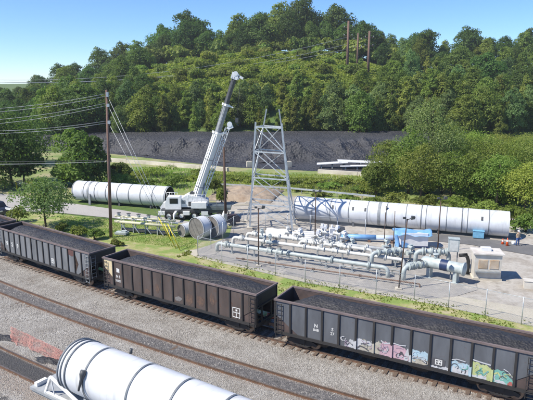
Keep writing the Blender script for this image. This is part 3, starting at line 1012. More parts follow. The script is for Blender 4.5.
# foreground duct on its flatcar
hdg = R(-33.3)
ax = Vector((math.cos(hdg), math.sin(hdg), 0)); nn = Vector((-ax.y, ax.x, 0))
p0 = Vector((-10.58, 28.87, 0)); LF = 19.0
white_steel = duct_mat('bright_duct_paint', (0.7, 0.71, 0.72), (0.58, 0.6, 0.63))
fd = make_duct('foreground_duct', p0, p0 + ax * LF, 1.45, 'white duct with dark rope bands lying on the nearest flatcar', None, [(0.1, .12), (0.34, .1), (0.68, .12)], base=1.24, saddles=0)
for k in range(1, 7):
    MB().tube([(2.66 * k - .055 - (0.5 if k == 1 else .0), 0, 2.69), (2.66 * k + .055 - (.5 if k == 1 else 0), 0, 2.69)], 1.49, 48, caps=False).build('tie_band', duct_band, fd)
    if k == 1:
        th = R(38)
        lug = MB().tube([(0, 0, -.75), (0, 0, -.15), (0, 0, .1), (0, 0, .32)], [.05, .09, .17, .15], 10)
        o = lug.build('strap_ratchet', dark_grey, fd)
        o.location = (2.66 - .5, -math.sin(R(68)) * 1.56, 2.69 + math.cos(R(68)) * 1.56); o.rotation_euler = (R(-22), 0, 0)
MB().tube([(3.25, .95, 2.69 + 1.15), (3.25, 1.0, 2.69 + 1.42)], .08, 8).build('lifting_lug', dark_grey, fd)

fc = tag(empty('flatcar', (p0.x, p0.y, 0), hdg), 'grey railway flatcar with white end frames under the nearest duct', 'flatcar')
deck_m = M('grey_flatcar_deck', (0.36, 0.38, 0.39), (0.25, 0.26, 0.26), 1.5, .7)
MB().box((LF / 2 - .6, 0, 1.08), (LF + 4.0, 2.9, .16)).build('deck', deck_m, fc)
MB().box((LF / 2 - .6, -1.3, .92), (LF + 3.9, .12, .15)).box((LF / 2 - .6, 1.3, .92), (LF + 3.9, .12, .15)).box((LF / 2 - .6, 0, .78), (LF + 3.9, .6, .4)).build('side_sill', mid_grey, fc)
for x in (1.4, LF - 1.6): wheelset_truck(fc, x)
for x in (1.9, 6.5, 11, 15.5):
    poly = [(-1.3, 1.161), (1.3, 1.161)] + [(math.sin(t) * 1.5, 2.69 - math.cos(t) * 1.5) for t in np.linspace(.9, -.9, 9)]
    MB().prism(poly, 'x', x - .1, x + .1).build('cradle', mid_grey, fc)
fr = MB()
pk = Vector((-.75, -1.3, 2.3))
fr.bar(pk, (-1.35, -1.3, 1.16), .13).bar(pk + Vector((0, 0, -.03)), (2.3, -1.32, 1.2), .13).bar((-1.35, -1.3, 1.22), (2.3, -1.3, 1.22), .1)
fr.bar(pk, (-.55, -1.3, 1.2), .05)
fr.build('white_end_frame', crane_white, fc)
fr = MB()
pk = Vector((-.75, 1.3, 2.3))
fr.bar(pk, (-1.35, 1.3, 1.16), .13).bar(pk, (.9, 1.3, 1.2), .13)
fr.build('white_end_frame', crane_white, fc)
MB().box((-2.3, -.9, 1.28), (.25, .7, .22)).build('white_end_stop', crane_white, fc)

# ------------------------------------------------------------------ trees
def leaf_cloud(rng, lobes, n, leaf, gap=0.25, updown=0.6, seed=0.0):
    """quads scattered over the lobes' shells with noise gaps -> verts, faces"""
    lob = np.array([(l[0], l[1], l[2], l[3], l[4], l[5]) for l in lobes])
    w = lob[:, 3] * lob[:, 4] + lob[:, 3] * lob[:, 5]
    idx = rng.choice(len(lob), n, p=w / w.sum())
    d = rng.normal(size=(n, 3)); d /= np.linalg.norm(d, axis=1)[:, None]
    d[:, 2] = np.where(d[:, 2] < -0.35, -d[:, 2] * .6, d[:, 2])
    rr = rng.uniform(0.72, 1.08, n)[:, None]
    L = lob[idx]
    p = L[:, :3] + d * rr * L[:, 3:6]
    f = np.sin(p[:, 0] * 2.1 / leaf * .25 + seed) * np.sin(p[:, 1] * 1.7 / leaf * .25 + 1.3 + seed) * np.sin(p[:, 2] * 1.9 / leaf * .25 + .7)
    keep = f > (-1 + gap * 1.6) * .45
    p = p[keep]; d = d[keep]; n = len(p)
    nr = d + rng.normal(size=(n, 3)) * .55 + np.array([0, 0, .35])
    nr /= np.linalg.norm(nr, axis=1)[:, None]
    a = np.cross(nr, rng.normal(size=(n, 3))); a /= np.linalg.norm(a, axis=1)[:, None]
    b = np.cross(nr, a)
    s = leaf * rng.uniform(.6, 1.25, n)[:, None]
    q = np.stack([p - a * s, p + b * s * .62 - a * s * .1, p + a * s, p - b * s * .62 + a * s * .1], 1).reshape(-1, 3)
    return q


def mesh_from_quads(name, q, mat):
    me = bpy.data.meshes.new(name)
    n = len(q) // 4
    me.vertices.add(n * 4); me.vertices.foreach_set('co', q.astype(np.float32).ravel())
    me.loops.add(n * 4); me.loops.foreach_set('vertex_index', np.arange(n * 4, dtype=np.int32))
    me.polygons.add(n); me.polygons.foreach_set('loop_start', np.arange(0, n * 4, 4, dtype=np.int32))
    me.polygons.foreach_set('loop_total', np.full(n, 4, dtype=np.int32))
    me.update(); me.validate()
    me.materials.append(mat)
    return me


def make_tree_mesh(seed, H, Wd, shape='round', n=2600, leaf=.42, trunk_frac=.25, mat=None, nl=16, gap=.25):
    rng = np.random.default_rng(seed)
    lobes = []
    c0 = H * trunk_frac
    for k in range(nl):
        t = (k + .5) / nl
        z = c0 + (H - c0) * (t * .86 + .07)
        if shape == 'round': prof = math.sqrt(max(.06, 1 - (2 * t - .85) ** 2 * .95))
        elif shape == 'column': prof = (1 - t) ** .55 * .9 + .12
        else: prof = .35 + .65 * math.sin(PI * min(1, t * .9 + .15))
        ang = rng.uniform(0, 2 * PI); rr = Wd / 2 * prof * rng.uniform(.3, .75)
        sz = Wd / 2 * prof * rng.uniform(.42, .62) + .12 * Wd * .5
        lobes.append((math.cos(ang) * rr, math.sin(ang) * rr, z, sz, sz, sz * rng.uniform(.65, .95)))
    q = leaf_cloud(rng, lobes, n, leaf, gap, seed=seed)
    tr = MB()
    pts = [(0, 0, -.5), (rng.uniform(-.1, .1), 0, H * .3), (rng.uniform(-.3, .3), rng.uniform(-.3, .3), H * .6), (0, 0, H * .9)]
    r0 = H * .017
    tr.tube(pts, [r0 * 1.3, r0, r0 * .6, r0 * .15], 7)
    for l in lobes[::2]:
        zz = max(H * .15, l[2] - H * .16)
        tr.tube([(0, 0, zz), (l[0] * .6, l[1] * .6, zz + (l[2] - zz) * .45), (l[0], l[1], l[2])], [r0 * .5, r0 * .33, r0 * .1], 5)
    return mesh_from_quads('crown', q, mat), tr


def tree_proto(name, seed, H, Wd, **k):
    cm, tr = make_tree_mesh(seed, H, Wd, **k)
    root = empty(name)
    c = bpy.data.objects.new('crown', cm); col.objects.link(c); c.parent = root
    t = tr.build('trunk', bark, root)
    return root


_used = set()


def plant(proto, loc, scale, rz, name=None):
    if proto.name not in _used and False:
        pass
    o = proto.copy(); col.objects.link(o)
    for ch in proto.children:
        c = ch.copy(); col.objects.link(c); c.parent = o
    if name: o.name = name
    o.location = loc; o.scale = scale if isinstance(scale, tuple) else (scale,) * 3
    o.rotation_euler = (0, 0, rz)
    return o


def drop(proto):
    for ch in list(proto.children): bpy.data.objects.remove(ch)
    bpy.data.objects.remove(proto)


PT = {
    'dark': [tree_proto('hillside_tree', 11 + k, 12, 9.5, shape='round', mat=LEAF['dark'], n=10000, leaf=.27, trunk_frac=.06, nl=24) for k in range(3)],
    'mid': [tree_proto('hillside_tree', 21 + k, 12, 8.0, shape='oval', mat=LEAF['mid'], n=9500, leaf=.25, trunk_frac=.03, nl=24) for k in range(3)],
    'olive': [tree_proto('hillside_tree', 31 + k, 12, 5.2, shape='column', mat=LEAF['olive'], n=9000, leaf=.22, trunk_frac=.02, nl=30) for k in range(3)],
    'light': [tree_proto('hillside_tree', 41 + k, 12, 7.6, shape='oval', mat=LEAF['grey'], n=9000, leaf=.23, trunk_frac=.03, nl=24) for k in range(2)],
}
LAND = [(-999, 30, 'at the far left'), (30, 100, 'left of the utility pole'), (100, 155, 'between utility pole and crane'), (155, 205, 'left of the crane boom'),
        (205, 248, 'behind the crane boom tip'), (248, 300, 'above the lattice tower'), (300, 343, 'left of the hilltop poles'), (343, 378, 'around the hilltop poles'),
        (378, 430, 'right of the hilltop poles'), (430, 485, 'above the thicket'), (485, 9999, 'at the far right')]
KINDN = {'dark': 'dark green round', 'mid': 'mid green', 'olive': 'olive green columnar', 'light': 'pale grey-green'}


def land(px):
    for a, b, n in LAND:
        if a <= px < b: return n


rows = [  # depth, px spacing, height, row name
    (164, 9.2, 13, 'at the coal edge'), (175, 12, 13.5, 'second row above the coal'),
    (190, 20, 12, 'low on the hill'), (204, 21, 13, 'low on the hill'), (222, 22, 13, 'half way up the hill'),
    (243, 23, 14, 'half way up the hill'), (266, 23, 15, 'high on the hill'), (290, 19, 22, 'on the skyline'), (306, 20, 25, 'on the skyline'), (316, 34, 25, 'behind the skyline')]
rnd = random.Random(12)
cells = {}
placed = 0
for (d, sp, Ht, rn) in rows:
    px = -40 + rnd.uniform(0, sp)
    while px < 580:
        p_ = px + rnd.uniform(-.3, .3) * sp
        y = d + rnd.uniform(-5, 5)
        mound = 148 < p_ < 352
        skip = (p_ < 45 and d < 182) or (mound and 182 < d < 285) or (330 < p_ < 386 and 200 < d < 250)
        if p_ < 95 and d > 250 and d < 285: skip = skip or rnd.random() < .3
        if not skip:
            if d < 182:
                kinds = ['olive', 'olive', 'olive', 'light', 'mid'] if p_ > 120 else ['dark', 'mid', 'dark']
                if 105 < p_ < 175: kinds = ['mid', 'light', 'olive']
            elif d > 285: kinds = ['dark', 'dark', 'mid'] if p_ < 360 else ['dark', 'mid', 'dark', 'mid']
            elif p_ < 150: kinds = ['dark', 'dark', 'mid']
            else: kinds = ['mid', 'mid', 'olive', 'dark', 'light']
            kd = rnd.choice(kinds)
            h = Ht * rnd.uniform(.7, 1.15)
            if d > 285:
                h *= float(np.interp(p_, [0, 60, 120, 180, 290, 400, 560], [.55, .65, .8, .95, 1.05, .82, .8]))
                if rnd.random() < .25: h *= .82
            if mound and d < 182: h *= .86
            if p_ < 40 and d < 285: h *= .85
            x = (p_ - 266.5) / 560 * y
            s = h / 12
            wd = {'dark': 1.0, 'mid': .92, 'olive': .9, 'light': .85}[kd] * rnd.uniform(.85, 1.15)
            if d > 285: wd *= .9
            o = plant(rnd.choice(PT[kd]), (x, y, terrain(x, y) - .3), (s * wd, s * wd, s), rnd.uniform(0, 6.28), 'hillside_tree')
            cells.setdefault((kd, rn, land(p_)), []).append((p_, o))
            placed += 1
        px += sp
ORD = ['leftmost', 'second', 'third', 'fourth', 'fifth', 'sixth', 'seventh']
for (kd, rn, ln), lst in cells.items():
    lst.sort(key=lambda t: t[0])
    for k, (_, o) in enumerate(lst):
        lab = '%s tree %s %s' % (KINDN[kd], rn, ln)
        if len(lst) > 1: lab = '%s %s' % (ORD[min(k, 6)], lab)
        tag(o, lab, 'tree', 'trees on the wooded hill')
NTREE = placed
for l in PT.values():
    for p in l: drop(p)


# scrub on the open mound
def bush_proto(name, seed, H, Wd, mat, n, leaf, nl=9, gap=.25):
    rng = np.random.default_rng(seed)
    lobes = []
    for k in range(nl):
        a = rng.uniform(0, 6.28); r = Wd / 2 * rng.uniform(0, .7)
        s = Wd / 2 * rng.uniform(.3, .5)
        lobes.append((math.cos(a) * r, math.sin(a) * r, H * rng.uniform(.3, .72), s, s, H * .33))
    me = mesh_from_quads('foliage', leaf_cloud(rng, lobes, n, leaf, gap, seed=seed), mat)
    root = empty(name)
    c = bpy.data.objects.new('foliage', me); col.objects.link(c); c.parent = root
    tr = MB()
    for l in lobes[:5]: tr.tube([(0, 0, -.1), (l[0] * .5, l[1] * .5, l[2] * .6), (l[0], l[1], l[2])], [.05, .035, .015], 5)
    tr.build('stems', bark, root)
    return root


BP = [bush_proto('hillside_bush', 60 + k, 3.4, 7.5, LEAF[m], 1500, .36) for k, m in enumerate(['light', 'olive', 'mid', 'light'])]
BN = ['bright green', 'olive', 'mid green', 'bright green']
cells = {}
for d in (190, 198, 207, 216, 226, 236, 248, 282, 296):
    px = 140 + rnd.uniform(0, 14)
    while px < (360 if d < 260 else 420):
        p_ = px + rnd.uniform(-5, 5); y = d + rnd.uniform(-4, 4)
        x = (p_ - 266.5) / 560 * y
        k = rnd.randrange(4) if d < 260 else 2
        sc = rnd.uniform(.7, 1.15) * (1 if d < 260 else 2.4)
        o = plant(BP[k], (x, y, terrain(x, y) - .3), (sc, sc, sc * rnd.uniform(.8, 1.3)), rnd.uniform(0, 6.28), 'hillside_bush')
        rn = 'low on' if d < 202 else 'half way up' if d < 222 else 'on the crest of' if d < 260 else 'behind the crest of'
        cells.setdefault((BN[k], rn, land(p_)), []).append((p_, o))
        px += 17 if d < 260 else 14
for (kd, rn, ln), lst in cells.items():
    lst.sort(key=lambda t: t[0])
    for k, (_, o) in enumerate(lst):
        tag(o, ('%s ' % ORD[min(k, 6)] if len(lst) > 1 else '') + '%s bush %s the open hillside %s' % (kd, rn, ln), 'bush', 'bushes on the open hillside')
for p in BP: drop(p)
# low scrub that covers the whole open hillside between the bushes
rng = np.random.default_rng(77)
tf = []
for k in range(60000):
    y = rng.uniform(178, 262); px = rng.uniform(125, 392)
    x = (px - 266.5) / 560 * y
    h = .5 + 1.6 * max(0, fbm(x, y, 9, 3, 21) + .25) + rng.uniform(0, .5)
    p = np.array([x, y, terrain(x, y) + h * rng.uniform(.5, 1)])
    a = rng.normal(size=3); a[2] *= .5; a /= np.linalg.norm(a); b = np.cross(a, rng.normal(size=3)); b /= np.linalg.norm(b)
    l = rng.uniform(.3, .6)
    tf += [p - a * l, p + b * l * .6, p + a * l, p - b * l * .6]
me = mesh_from_quads('hillside_scrub', np.array(tf), LEAF['scrub'])
o = bpy.data.objects.new('hillside_scrub', me); col.objects.link(o)
tag(o, 'low bright green scrub covering the open hillside', 'scrub', kind='stuff')

# ------------------------------------------------------------------ coal heap
P = []
for i in range(170):
    v = i / 169
    row = []
    for j in range(230):
        px = -60 + 530 * j / 229
        py0 = float(np.interp(px, [-60, 60, 130, 225, 330, 420, 500], [146, 149, 154, 163, 164, 162, 162]))
        dn = G(px, py0).y
        df = 160.0
        y = dn + (df - dn) * v
        x = (px - 266.5) / 560 * y * 1.02
        top_z = float(np.interp(px, [-60, 40, 120, 420, 500], [2.6, 3.2, 4.1, 4.3, 3.0]))
        prof = min(1, v / .38)
        prof = prof * prof * (3 - 2 * prof)
        z = top_z * (prof * .78 + .22 * v)
        slope = max(0, 1 - abs(v - .3) / .32)
        gul = 1 - abs(fbm(x + y * .5, y * .25, 3.4, 3, 3)) * 5
        big_ = fbm(x, y, 16, 3, 9)
        z += (-1.1 * max(0, gul) ** 1.5 * max(0, .3 + big_ * 2.2) + big_ * 1.6) * slope
        z += max(0, 1 - abs(v - .2) * 4) * max(0, fbm(x, y * .8, 4, 4, 12)) * 6.5
        z += .25 * fbm(x, y, 2.0, 3, 6) * min(1, v * 5)
        edge = min(1, j / 8, (229 - j) / 8)
        z = z * edge
        z = .03 + (z if z > 1.2 else .3 * math.log(1 + math.exp(min(20, z / .3)))) - .24
        row.append((x, y, z))
    P.append(row)
ch_ = grid_mesh('coal_heap', P, mat=coal_field)
tag(ch_, 'broad dark grey coal heap with gullies below the wooded hill', 'coal heap')

# concrete barrier wall pieces
blk = MB().prism([(-.42, 0), (.42, 0), (.34, .75), (-.34, .75)], 'x', -2.9, 2.9)
pb_ = blk.build('concrete_barrier', concrete)


def barrier_run(pts, group, lab):
    out = []
    acc = 0
    P_ = [G(*p) for p in pts]
    for a, b in zip(P_[:-1], P_[1:]):
        L = (b - a).length; n = max(1, int(L / 5.95))
        for k in range(n):
            o = pb_.copy(); col.objects.link(o)
            o.location = a.lerp(b, (k + .5) / n); o.rotation_euler = (0, 0, math.atan2(b.y - a.y, b.x - a.x) + rnd.uniform(-.01, .01))
            o.scale = (L / n / 5.86, 1, rnd.uniform(.95, 1.08))
            out.append(o)
    for k, o in enumerate(out):
        q = 'leftmost' if k == 0 else 'rightmost' if k == len(out) - 1 else ORDN[k + 1] + ' from the left'
        tag(o, '%s pale concrete barrier %s' % (q, lab), 'concrete barrier', group)


ORDN = ['', 'first', 'second', 'third', 'fourth', 'fifth', 'sixth', 'seventh', 'eighth', 'ninth', 'tenth', 'eleventh', 'twelfth', 'thirteenth', 'fourteenth', 'fifteenth', 'sixteenth']
barrier_run([(84, 160), (150, 164.5), (228, 171.5)], 'concrete barriers along the coal field', 'in the row left of the tower')
barrier_run([(318, 173), (400, 178), (470, 184), (560, 194)], 'concrete barriers along the coal field', 'in the row right of the tower')
bpy.data.objects.remove(pb_)
for px, nm in ((249.3, 'left'), (288.8, 'right')):
    o = MB().box((0, 0, .6), (1.1, 1.0, 1.2)).box((0, 0, 1.23), (.9, .8, .06)).build('concrete_block', concrete, loc=G(px, 167), rz=.2)
    tag(o, 'small pale block seen %s of the tower legs before the coal' % nm, 'concrete block', 'pale blocks at the coal edge')

# pale sheeted stack on the coal edge
p = G(344, 168)
for k, (dx, dy, l, w, z, ry) in enumerate([(-2.5, 0, 6.5, 2.4, .9, .08), (3.5, .6, 9.5, 3.0, 1.5, -.03), (2.5, -1.5, 7, 1.6, .7, .02)]):
    r_ = tag(empty('roof_panel_stack', (p.x + dx, p.y + dy, 0), -.12 + k * .05), ['left low pale roof panel on coal edge', 'tallest pale roof panel stack on coal edge', 'front pale roof panel on the coal edge'][k], 'panel stack', 'pale panels lying by the coal')
    mb = MB().prism([(-l / 2, z), (l / 2, z + ry * l), (l / 2, z + ry * l - .12), (-l / 2, z - .12)], 'y', -w / 2, w / 2)
    mb.build('panel', whitep, r_)
    sup = MB()
    for sx in (-.35, 0, .35): sup.box((sx * l, 0, (z - .15) / 2), (.3, w * .8, z - .15))
    sup.build('prop', mid_grey, r_)

# ------------------------------------------------------------------ dirt bank, rail
P = []
c = G(262, 200)
for i in range(60):
    row = []
    for j in range(90):
        u = j / 89 * 2 - 1; v = i / 59 * 2 - 1
        x = c.x - 2.6 + u * 5.2 + v * 1.3; y = c.y + 4 + v * 5.5 - u * 1.6
        e = max(0, 1 - (u * u) ** 2) * max(0, 1 - (v * v))
        z = 1.5 * e ** .6 * (0.75 + .5 * fbm(x, y, 3, 4, 8)) - .05
        row.append((x, y, z))
    P.append(row)
tag(grid_mesh('dirt_bank', P, mat=bank_m), 'brown earth bank behind the lattice tower', 'earth bank')

gr = tag(empty('guide_rail', G(228, 184)), 'long pale guide rail on low posts along the ditch', 'guide rail')
o0 = G(228, 184)
pp = [G(207, 187.5), G(290, 192.5), G(375, 201)]
mb = MB(); ps = MB()
for a, b in zip(pp[:-1], pp[1:]):
    mb.bar(a - o0 + Vector((0, 0, .75)), b - o0 + Vector((0, 0, .75)), .08, .28)
mb.build('beam', galv, gr)
for k in range(16):
    a = pp[0].lerp(pp[1], k / 8) if k < 8 else pp[1].lerp(pp[2], (k - 8) / 7)
    MB().box((a.x - o0.x, a.y - o0.y + .1, .38), (.12, .12, .76)).build('post', mid_grey, gr)


# ------------------------------------------------------------------ near trees and shrubs
def near_tree(name, px, py, H, Wd, kind, shape, seed, label, cat='tree', group=None, n=5000, leaf=.2, tf=.25, nl=16, gap=.3):
    cm, tr = make_tree_mesh(seed, H, Wd, shape=shape, n=n, leaf=leaf, trunk_frac=tf, mat=LEAF[kind], nl=nl, gap=gap)
    p = G(px, py)
    root = tag(empty(name, p, 0), label, cat, group)
    c = bpy.data.objects.new('crown', cm); col.objects.link(c); c.parent = root
    tr.build('trunk', bark, root)
    return root


near_tree('small_tree', 46, 227, 6.4, 6.4, 'grey', 'round', 101, 'small leafy tree on the lawn beside the grey hopper car', n=6500, leaf=.15, tf=.22, nl=20, gap=.35)
lt = [(-20, 188, 14, 15, 'dark', 'round'), (12, 186, 12, 13, 'dark', 'round'), (24, 182, 8, 5.5, 'dark', 'round'), (78, 187, 10.5, 8.5, 'mid', 'round'), (95, 187, 9, 6, 'dark', 'oval'),
      (66, 186, 5, 4.5, 'mid', 'oval'), (20, 165, 12, 12, 'dark', 'round'), (-30, 165, 14, 14, 'dark', 'round'), (118, 180, 3, 4, 'mid', 'round')]
LL = ['dark broad tree cut by the left edge', 'very dark broad tree left of the small lawn tree', 'dark tree behind the small lawn tree', 'mid green tree behind the left end of the left duct',
      'dark tree directly left of the utility pole', 'smaller mid green tree left of the duct end, behind the road', 'dark tree farther back at the far left', 'farther dark tree past the left edge', 'low round tree right of the utility pole']
for k, (px, py, H, Wd, kd, sh) in enumerate(lt):
    near_tree('roadside_tree', px, py, H, Wd, kd, sh, 120 + k, LL[k], group='trees beside the road at left', n=6500, leaf=.27, tf=.1, nl=20, gap=.2)
rt = [(388, 192, 8.8, 7, 'light', 'round'), (408, 194, 11, 7.5, 'light', 'oval'), (428, 190, 15.5, 10, 'grey', 'oval'), (420, 202, 9, 7, 'olive', 'oval'), (450, 203, 8, 7, 'mid', 'round'),
      (448, 186, 11, 10, 'light', 'round'), (470, 204, 8, 6.5, 'light', 'round'), (480, 188, 9, 9, 'olive', 'round'), (496, 208, 8, 6.5, 'light', 'round'), (512, 192, 9, 9, 'light', 'round'),
      (524, 212, 7, 7, 'light', 'round'), (538, 200, 10, 10, 'light', 'round'), (468, 180, 9, 11, 'light', 'round'), (500, 175, 8, 10, 'olive', 'round'), (530, 175, 8, 10, 'light', 'round'), (376, 196, 5.5, 4.5, 'olive', 'round'), (560, 215, 9, 9, 'light', 'round')]
RL = ['light green tree second from the left end of the thicket', 'slim light green tree third from left in the thicket', 'tallest tree of the thicket behind the duct', 'olive tree in front of the tallest tree',
      'dense green tree behind the middle of the duct', 'light green tree right behind the tallest tree', 'light green tree above the blue box', 'olive tree behind the duct, farther back', 'rounded light green tree near the right end of the duct',
      'light green tree behind the right end of the duct', 'light green tree beside the worker', 'large tree at the right edge behind the worker', 'bright crown in the back row, first of three', 'olive crown in the back row, middle of three', 'bright crown in the back row at the right edge',
      'smallest olive tree at the left end of the thicket', 'tree past the right edge']
for k, (px, py, H, Wd, kd, sh) in enumerate(rt):
    near_tree('thicket_tree', px, py, H, Wd, kd, sh, 160 + k, RL[k], group='trees in the thicket behind the duct', n=15000 if H > 13 else 10500, leaf=.13, tf=.2, nl=22, gap=.4)


def bush(px, py, H, Wd, kd, seed, label, group, n=1500, leaf=.13, name='bush'):
    b = bush_proto(name, seed, H, Wd, LEAF[kd], n, leaf)
    b.location = G(px, py)
    return tag(b, label, 'bush', group)


bs_l = [(17, 222, 2.2, 3.2, 'light', 'bright green bush behind the left hopper car'), (78, 236, 1.3, 3.0, 'mid', 'low bush at the lawn edge left of the utility pole'), (95, 240, 1.2, 2.6, 'mid', 'low bush at the foot of the utility pole'),
        (62, 231, 1.0, 2.0, 'mid', 'small low bush right of the small tree'), (118, 246, .8, 1.6, 'olive', 'small weeds right of the utility pole base'), (38, 192, 2.2, 5.0, 'light', 'hedge like bush by the yellow barrier'), (5, 190, 2.4, 6, 'mid', 'bush along the road at the far left')]
for k, (px, py, H, Wd, kd, lb) in enumerate(bs_l): bush(px, py, H, Wd, kd, 200 + k, lb, 'bushes on the lawn')
wild = [(120, 186, 2, 6, 'light'), (142, 182, 2, 6, 'olive'), (150, 190, 1.8, 5, 'mid'), (172, 187, 2.4, 6, 'mid'), (188, 181, 1.8, 6, 'light'), (203, 188, 3.6, 5, 'light'), (214, 196, 3.2, 4.2, 'mid'), (222, 204, 2.6, 3, 'light'),
        (235, 180, 2, 7, 'mid'), (250, 182, 1.6, 6, 'light'), (268, 184, 2.2, 8, 'light'), (288, 183, 2, 7, 'mid'), (300, 190, 2, 6, 'light'), (312, 183, 1.8, 7, 'olive'), (330, 188, 2, 7, 'light'), (345, 184, 2.2, 7, 'light'), (358, 192, 1.8, 5, 'mid'), (368, 186, 2.4, 6, 'light'),
        (320, 196, 1.4, 5, 'olive'), (345, 199, 1.2, 5, 'olive'), (370, 203, 1.6, 5, 'mid'), (395, 206, 2, 5, 'olive'), (425, 208, 2, 5, 'mid'), (455, 212, 2.2, 5, 'mid'), (485, 215, 2.2, 5, 'olive'), (512, 222, 2.4, 4.4, 'light'), (526, 232, 2.2, 4, 'light'), (540, 228, 3, 6, 'mid'), (160, 176, 2, 7, 'light'), (205, 176, 1.5, 6, 'olive')]
_r5 = random.Random(55)
for k in range(34):
    px = 378 + k * 5.0 + _r5.uniform(-3, 3)
    py = 183 + (px - 378) * .1 + _r5.uniform(-7, 13)
    wild.append((px, py, _r5.uniform(1.6, 3.6), _r5.uniform(3.5, 6), _r5.choice(['light', 'light', 'mid', 'olive'])))
KN = {'light': 'bright green', 'olive': 'olive', 'mid': 'mid green', 'dark': 'dark green'}


def wl(px):
    for a, b, n in [(0, 165, 'behind the left duct'), (165, 200, 'behind the crane cab'), (200, 245, 'right of the crane boom foot'), (245, 296, 'behind the tower legs'), (296, 340, 'behind the left end of the long duct'), (340, 380, 'left of the thicket'), (380, 470, 'under the thicket trees'), (470, 999, 'at the right end of the long duct')]:
        if a <= px < b: return n


seen = {}
for k, (px, py, H, Wd, kd) in enumerate(wild):
    if 180 < px < 375 and not 195 < px < 230: H *= .5; Wd *= .8
    b = bush(px, py, H, Wd, kd, 230 + k, None, None, n=1500, leaf=.17, name='ditch_bush')
    b['category'] = 'bush'; b['group'] = 'bushes along the ditch'
    seen.setdefault((kd, wl(px)), []).append((px, b))
for (kd, ln), lst in seen.items():
    lst.sort(key=lambda t: t[0])
    for k, (_, b) in enumerate(lst): b['label'] = ('%s ' % ORDN[min(k + 1, 16)] if len(lst) > 1 else '') + '%s bush from the left %s' % (KN[kd], ln)


def grass_patch(name, pts, n, h, mat, seed, label, zmin=0.0):
    """tufts of blades scattered inside a photo-space quadrilateral of the ground"""
    rng = np.random.default_rng(seed)
    c = [np.array(G(*p)) for p in pts]
    u = rng.random((n, 1)); v = rng.random((n, 1))
    base = (c[0] * (1 - u) + c[1] * u) * (1 - v) + (c[3] * (1 - u) + c[2] * u) * v
    hh = h * rng.uniform(.5, 1.3, n)[:, None]
    a = rng.uniform(0, 2 * PI, n)
    d = np.stack([np.cos(a), np.sin(a), np.zeros(n)], 1) * h * .22
    lean = rng.normal(size=(n, 3)) * h * .3; lean[:, 2] = 0
    up = np.array([0, 0, 1.0])
    q = np.stack([base - d, base + d, base + d * .4 + up * hh + lean, base - d * .4 + up * hh + lean], 1).reshape(-1, 3)
    me = mesh_from_quads(name, q, mat)
    o = bpy.data.objects.new(name, me); col.objects.link(o)
    return tag(o, label, 'grass', kind='stuff')


grass_patch('tall_grass', [(215, 186), (385, 198), (385, 177), (215, 172)], 7000, .3, LEAF['scrub'], 5, 'tall green grass along the ditch')
grass_patch('tall_grass', [(95, 192), (215, 190), (215, 170), (95, 166)], 5000, .3, LEAF['scrub'], 6, 'wild grass behind the left duct')
grass_patch('lawn_grass', [(60, 232), (190, 250), (225, 228), (60, 216)], 16000, .12, LEAF['light'], 7, 'short lawn grass near the utility pole')
rng = np.random.default_rng(9)
tufts = []
VL0 = [G(*p_) for p_ in ((186, 252), (196, 257), (305, 282), (430, 303.5), (560, 331.5), (800, 384))]
for k in range(5000):
    t = rng.uniform(0, 4.4); i_ = int(t)
    p = VL0[i_].lerp(VL0[i_ + 1], t - i_) + Vector((-.53, -.85, 0)) * rng.uniform(-.6, 3.4)
    if fbm(p.x, p.y, 2.0, 3, 4) < -.02: continue
    p.z = .03
    h = rng.uniform(.04, .15); a = rng.uniform(0, 6.28)
    d = np.array([math.cos(a), math.sin(a), 0]) * .06; l = rng.normal(size=3) * .05; l[2] = h
    b0 = np.array(p); tufts += [b0 - d, b0 + d, b0 + d * .4 + l, b0 - d * .4 + l]
me = mesh_from_quads('verge_weeds', np.array(tufts), LEAF['scrub'])
o = bpy.data.objects.new('verge_weeds', me); col.objects.link(o)
tag(o, 'green weeds along the far side of the train', 'weeds', kind='stuff')


# ------------------------------------------------------------------ poles and wires
def catenary(a, b, sag, n=14):
    a = Vector(a); b = Vector(b)
    return [a.lerp(b, t) - Vector((0, 0, sag * 4 * t * (1 - t))) for t in np.linspace(0, 1, n)]


pb0 = G(111, 237.5)
dy = pb0.y
tp = D(106.5, 90, dy)
up_ = tag(empty('utility_pole', pb0), 'tall brown wooden utility pole on the lawn with guy wires', 'utility pole')
rel = lambda p: Vector(p) - pb0
MB().tube([(0, 0, -.3), rel(tp) * .5 + Vector((0, 0, 0)), rel(tp)], [.2, .17, .13], 12).build('shaft', pole_brown, up_)
MB().box((rel(tp).x + .1, -.1, rel(tp).z - .5), (.25, .35, .5)).box((rel(tp).x + .1, -.1, rel(tp).z - 1.7), (.25, .35, .35)).box((rel(tp).x + .1, -.1, rel(tp).z - 3.6), (.25, .35, .35)).build('bracket', galv, up_)
# guy wires to anchors with yellow guards
anch = [G(171, 241), G(176, 249), G(180.5, 251)]
tops = [D(107, 95, dy), D(107, 103, dy), D(107.5, 121, dy)]
for a, t in zip([anch[2], anch[1], anch[0]], tops):
    MB().tube([rel(t), rel(a)], .022, 5).build('guy_wire', wire_m, up_)
    k = .17 if a is not anch[0] else .2
    MB().tube([rel(a.lerp(t, .005)), rel(a.lerp(t, k))], .05, 6).build('guy_guard', yellow, up_)
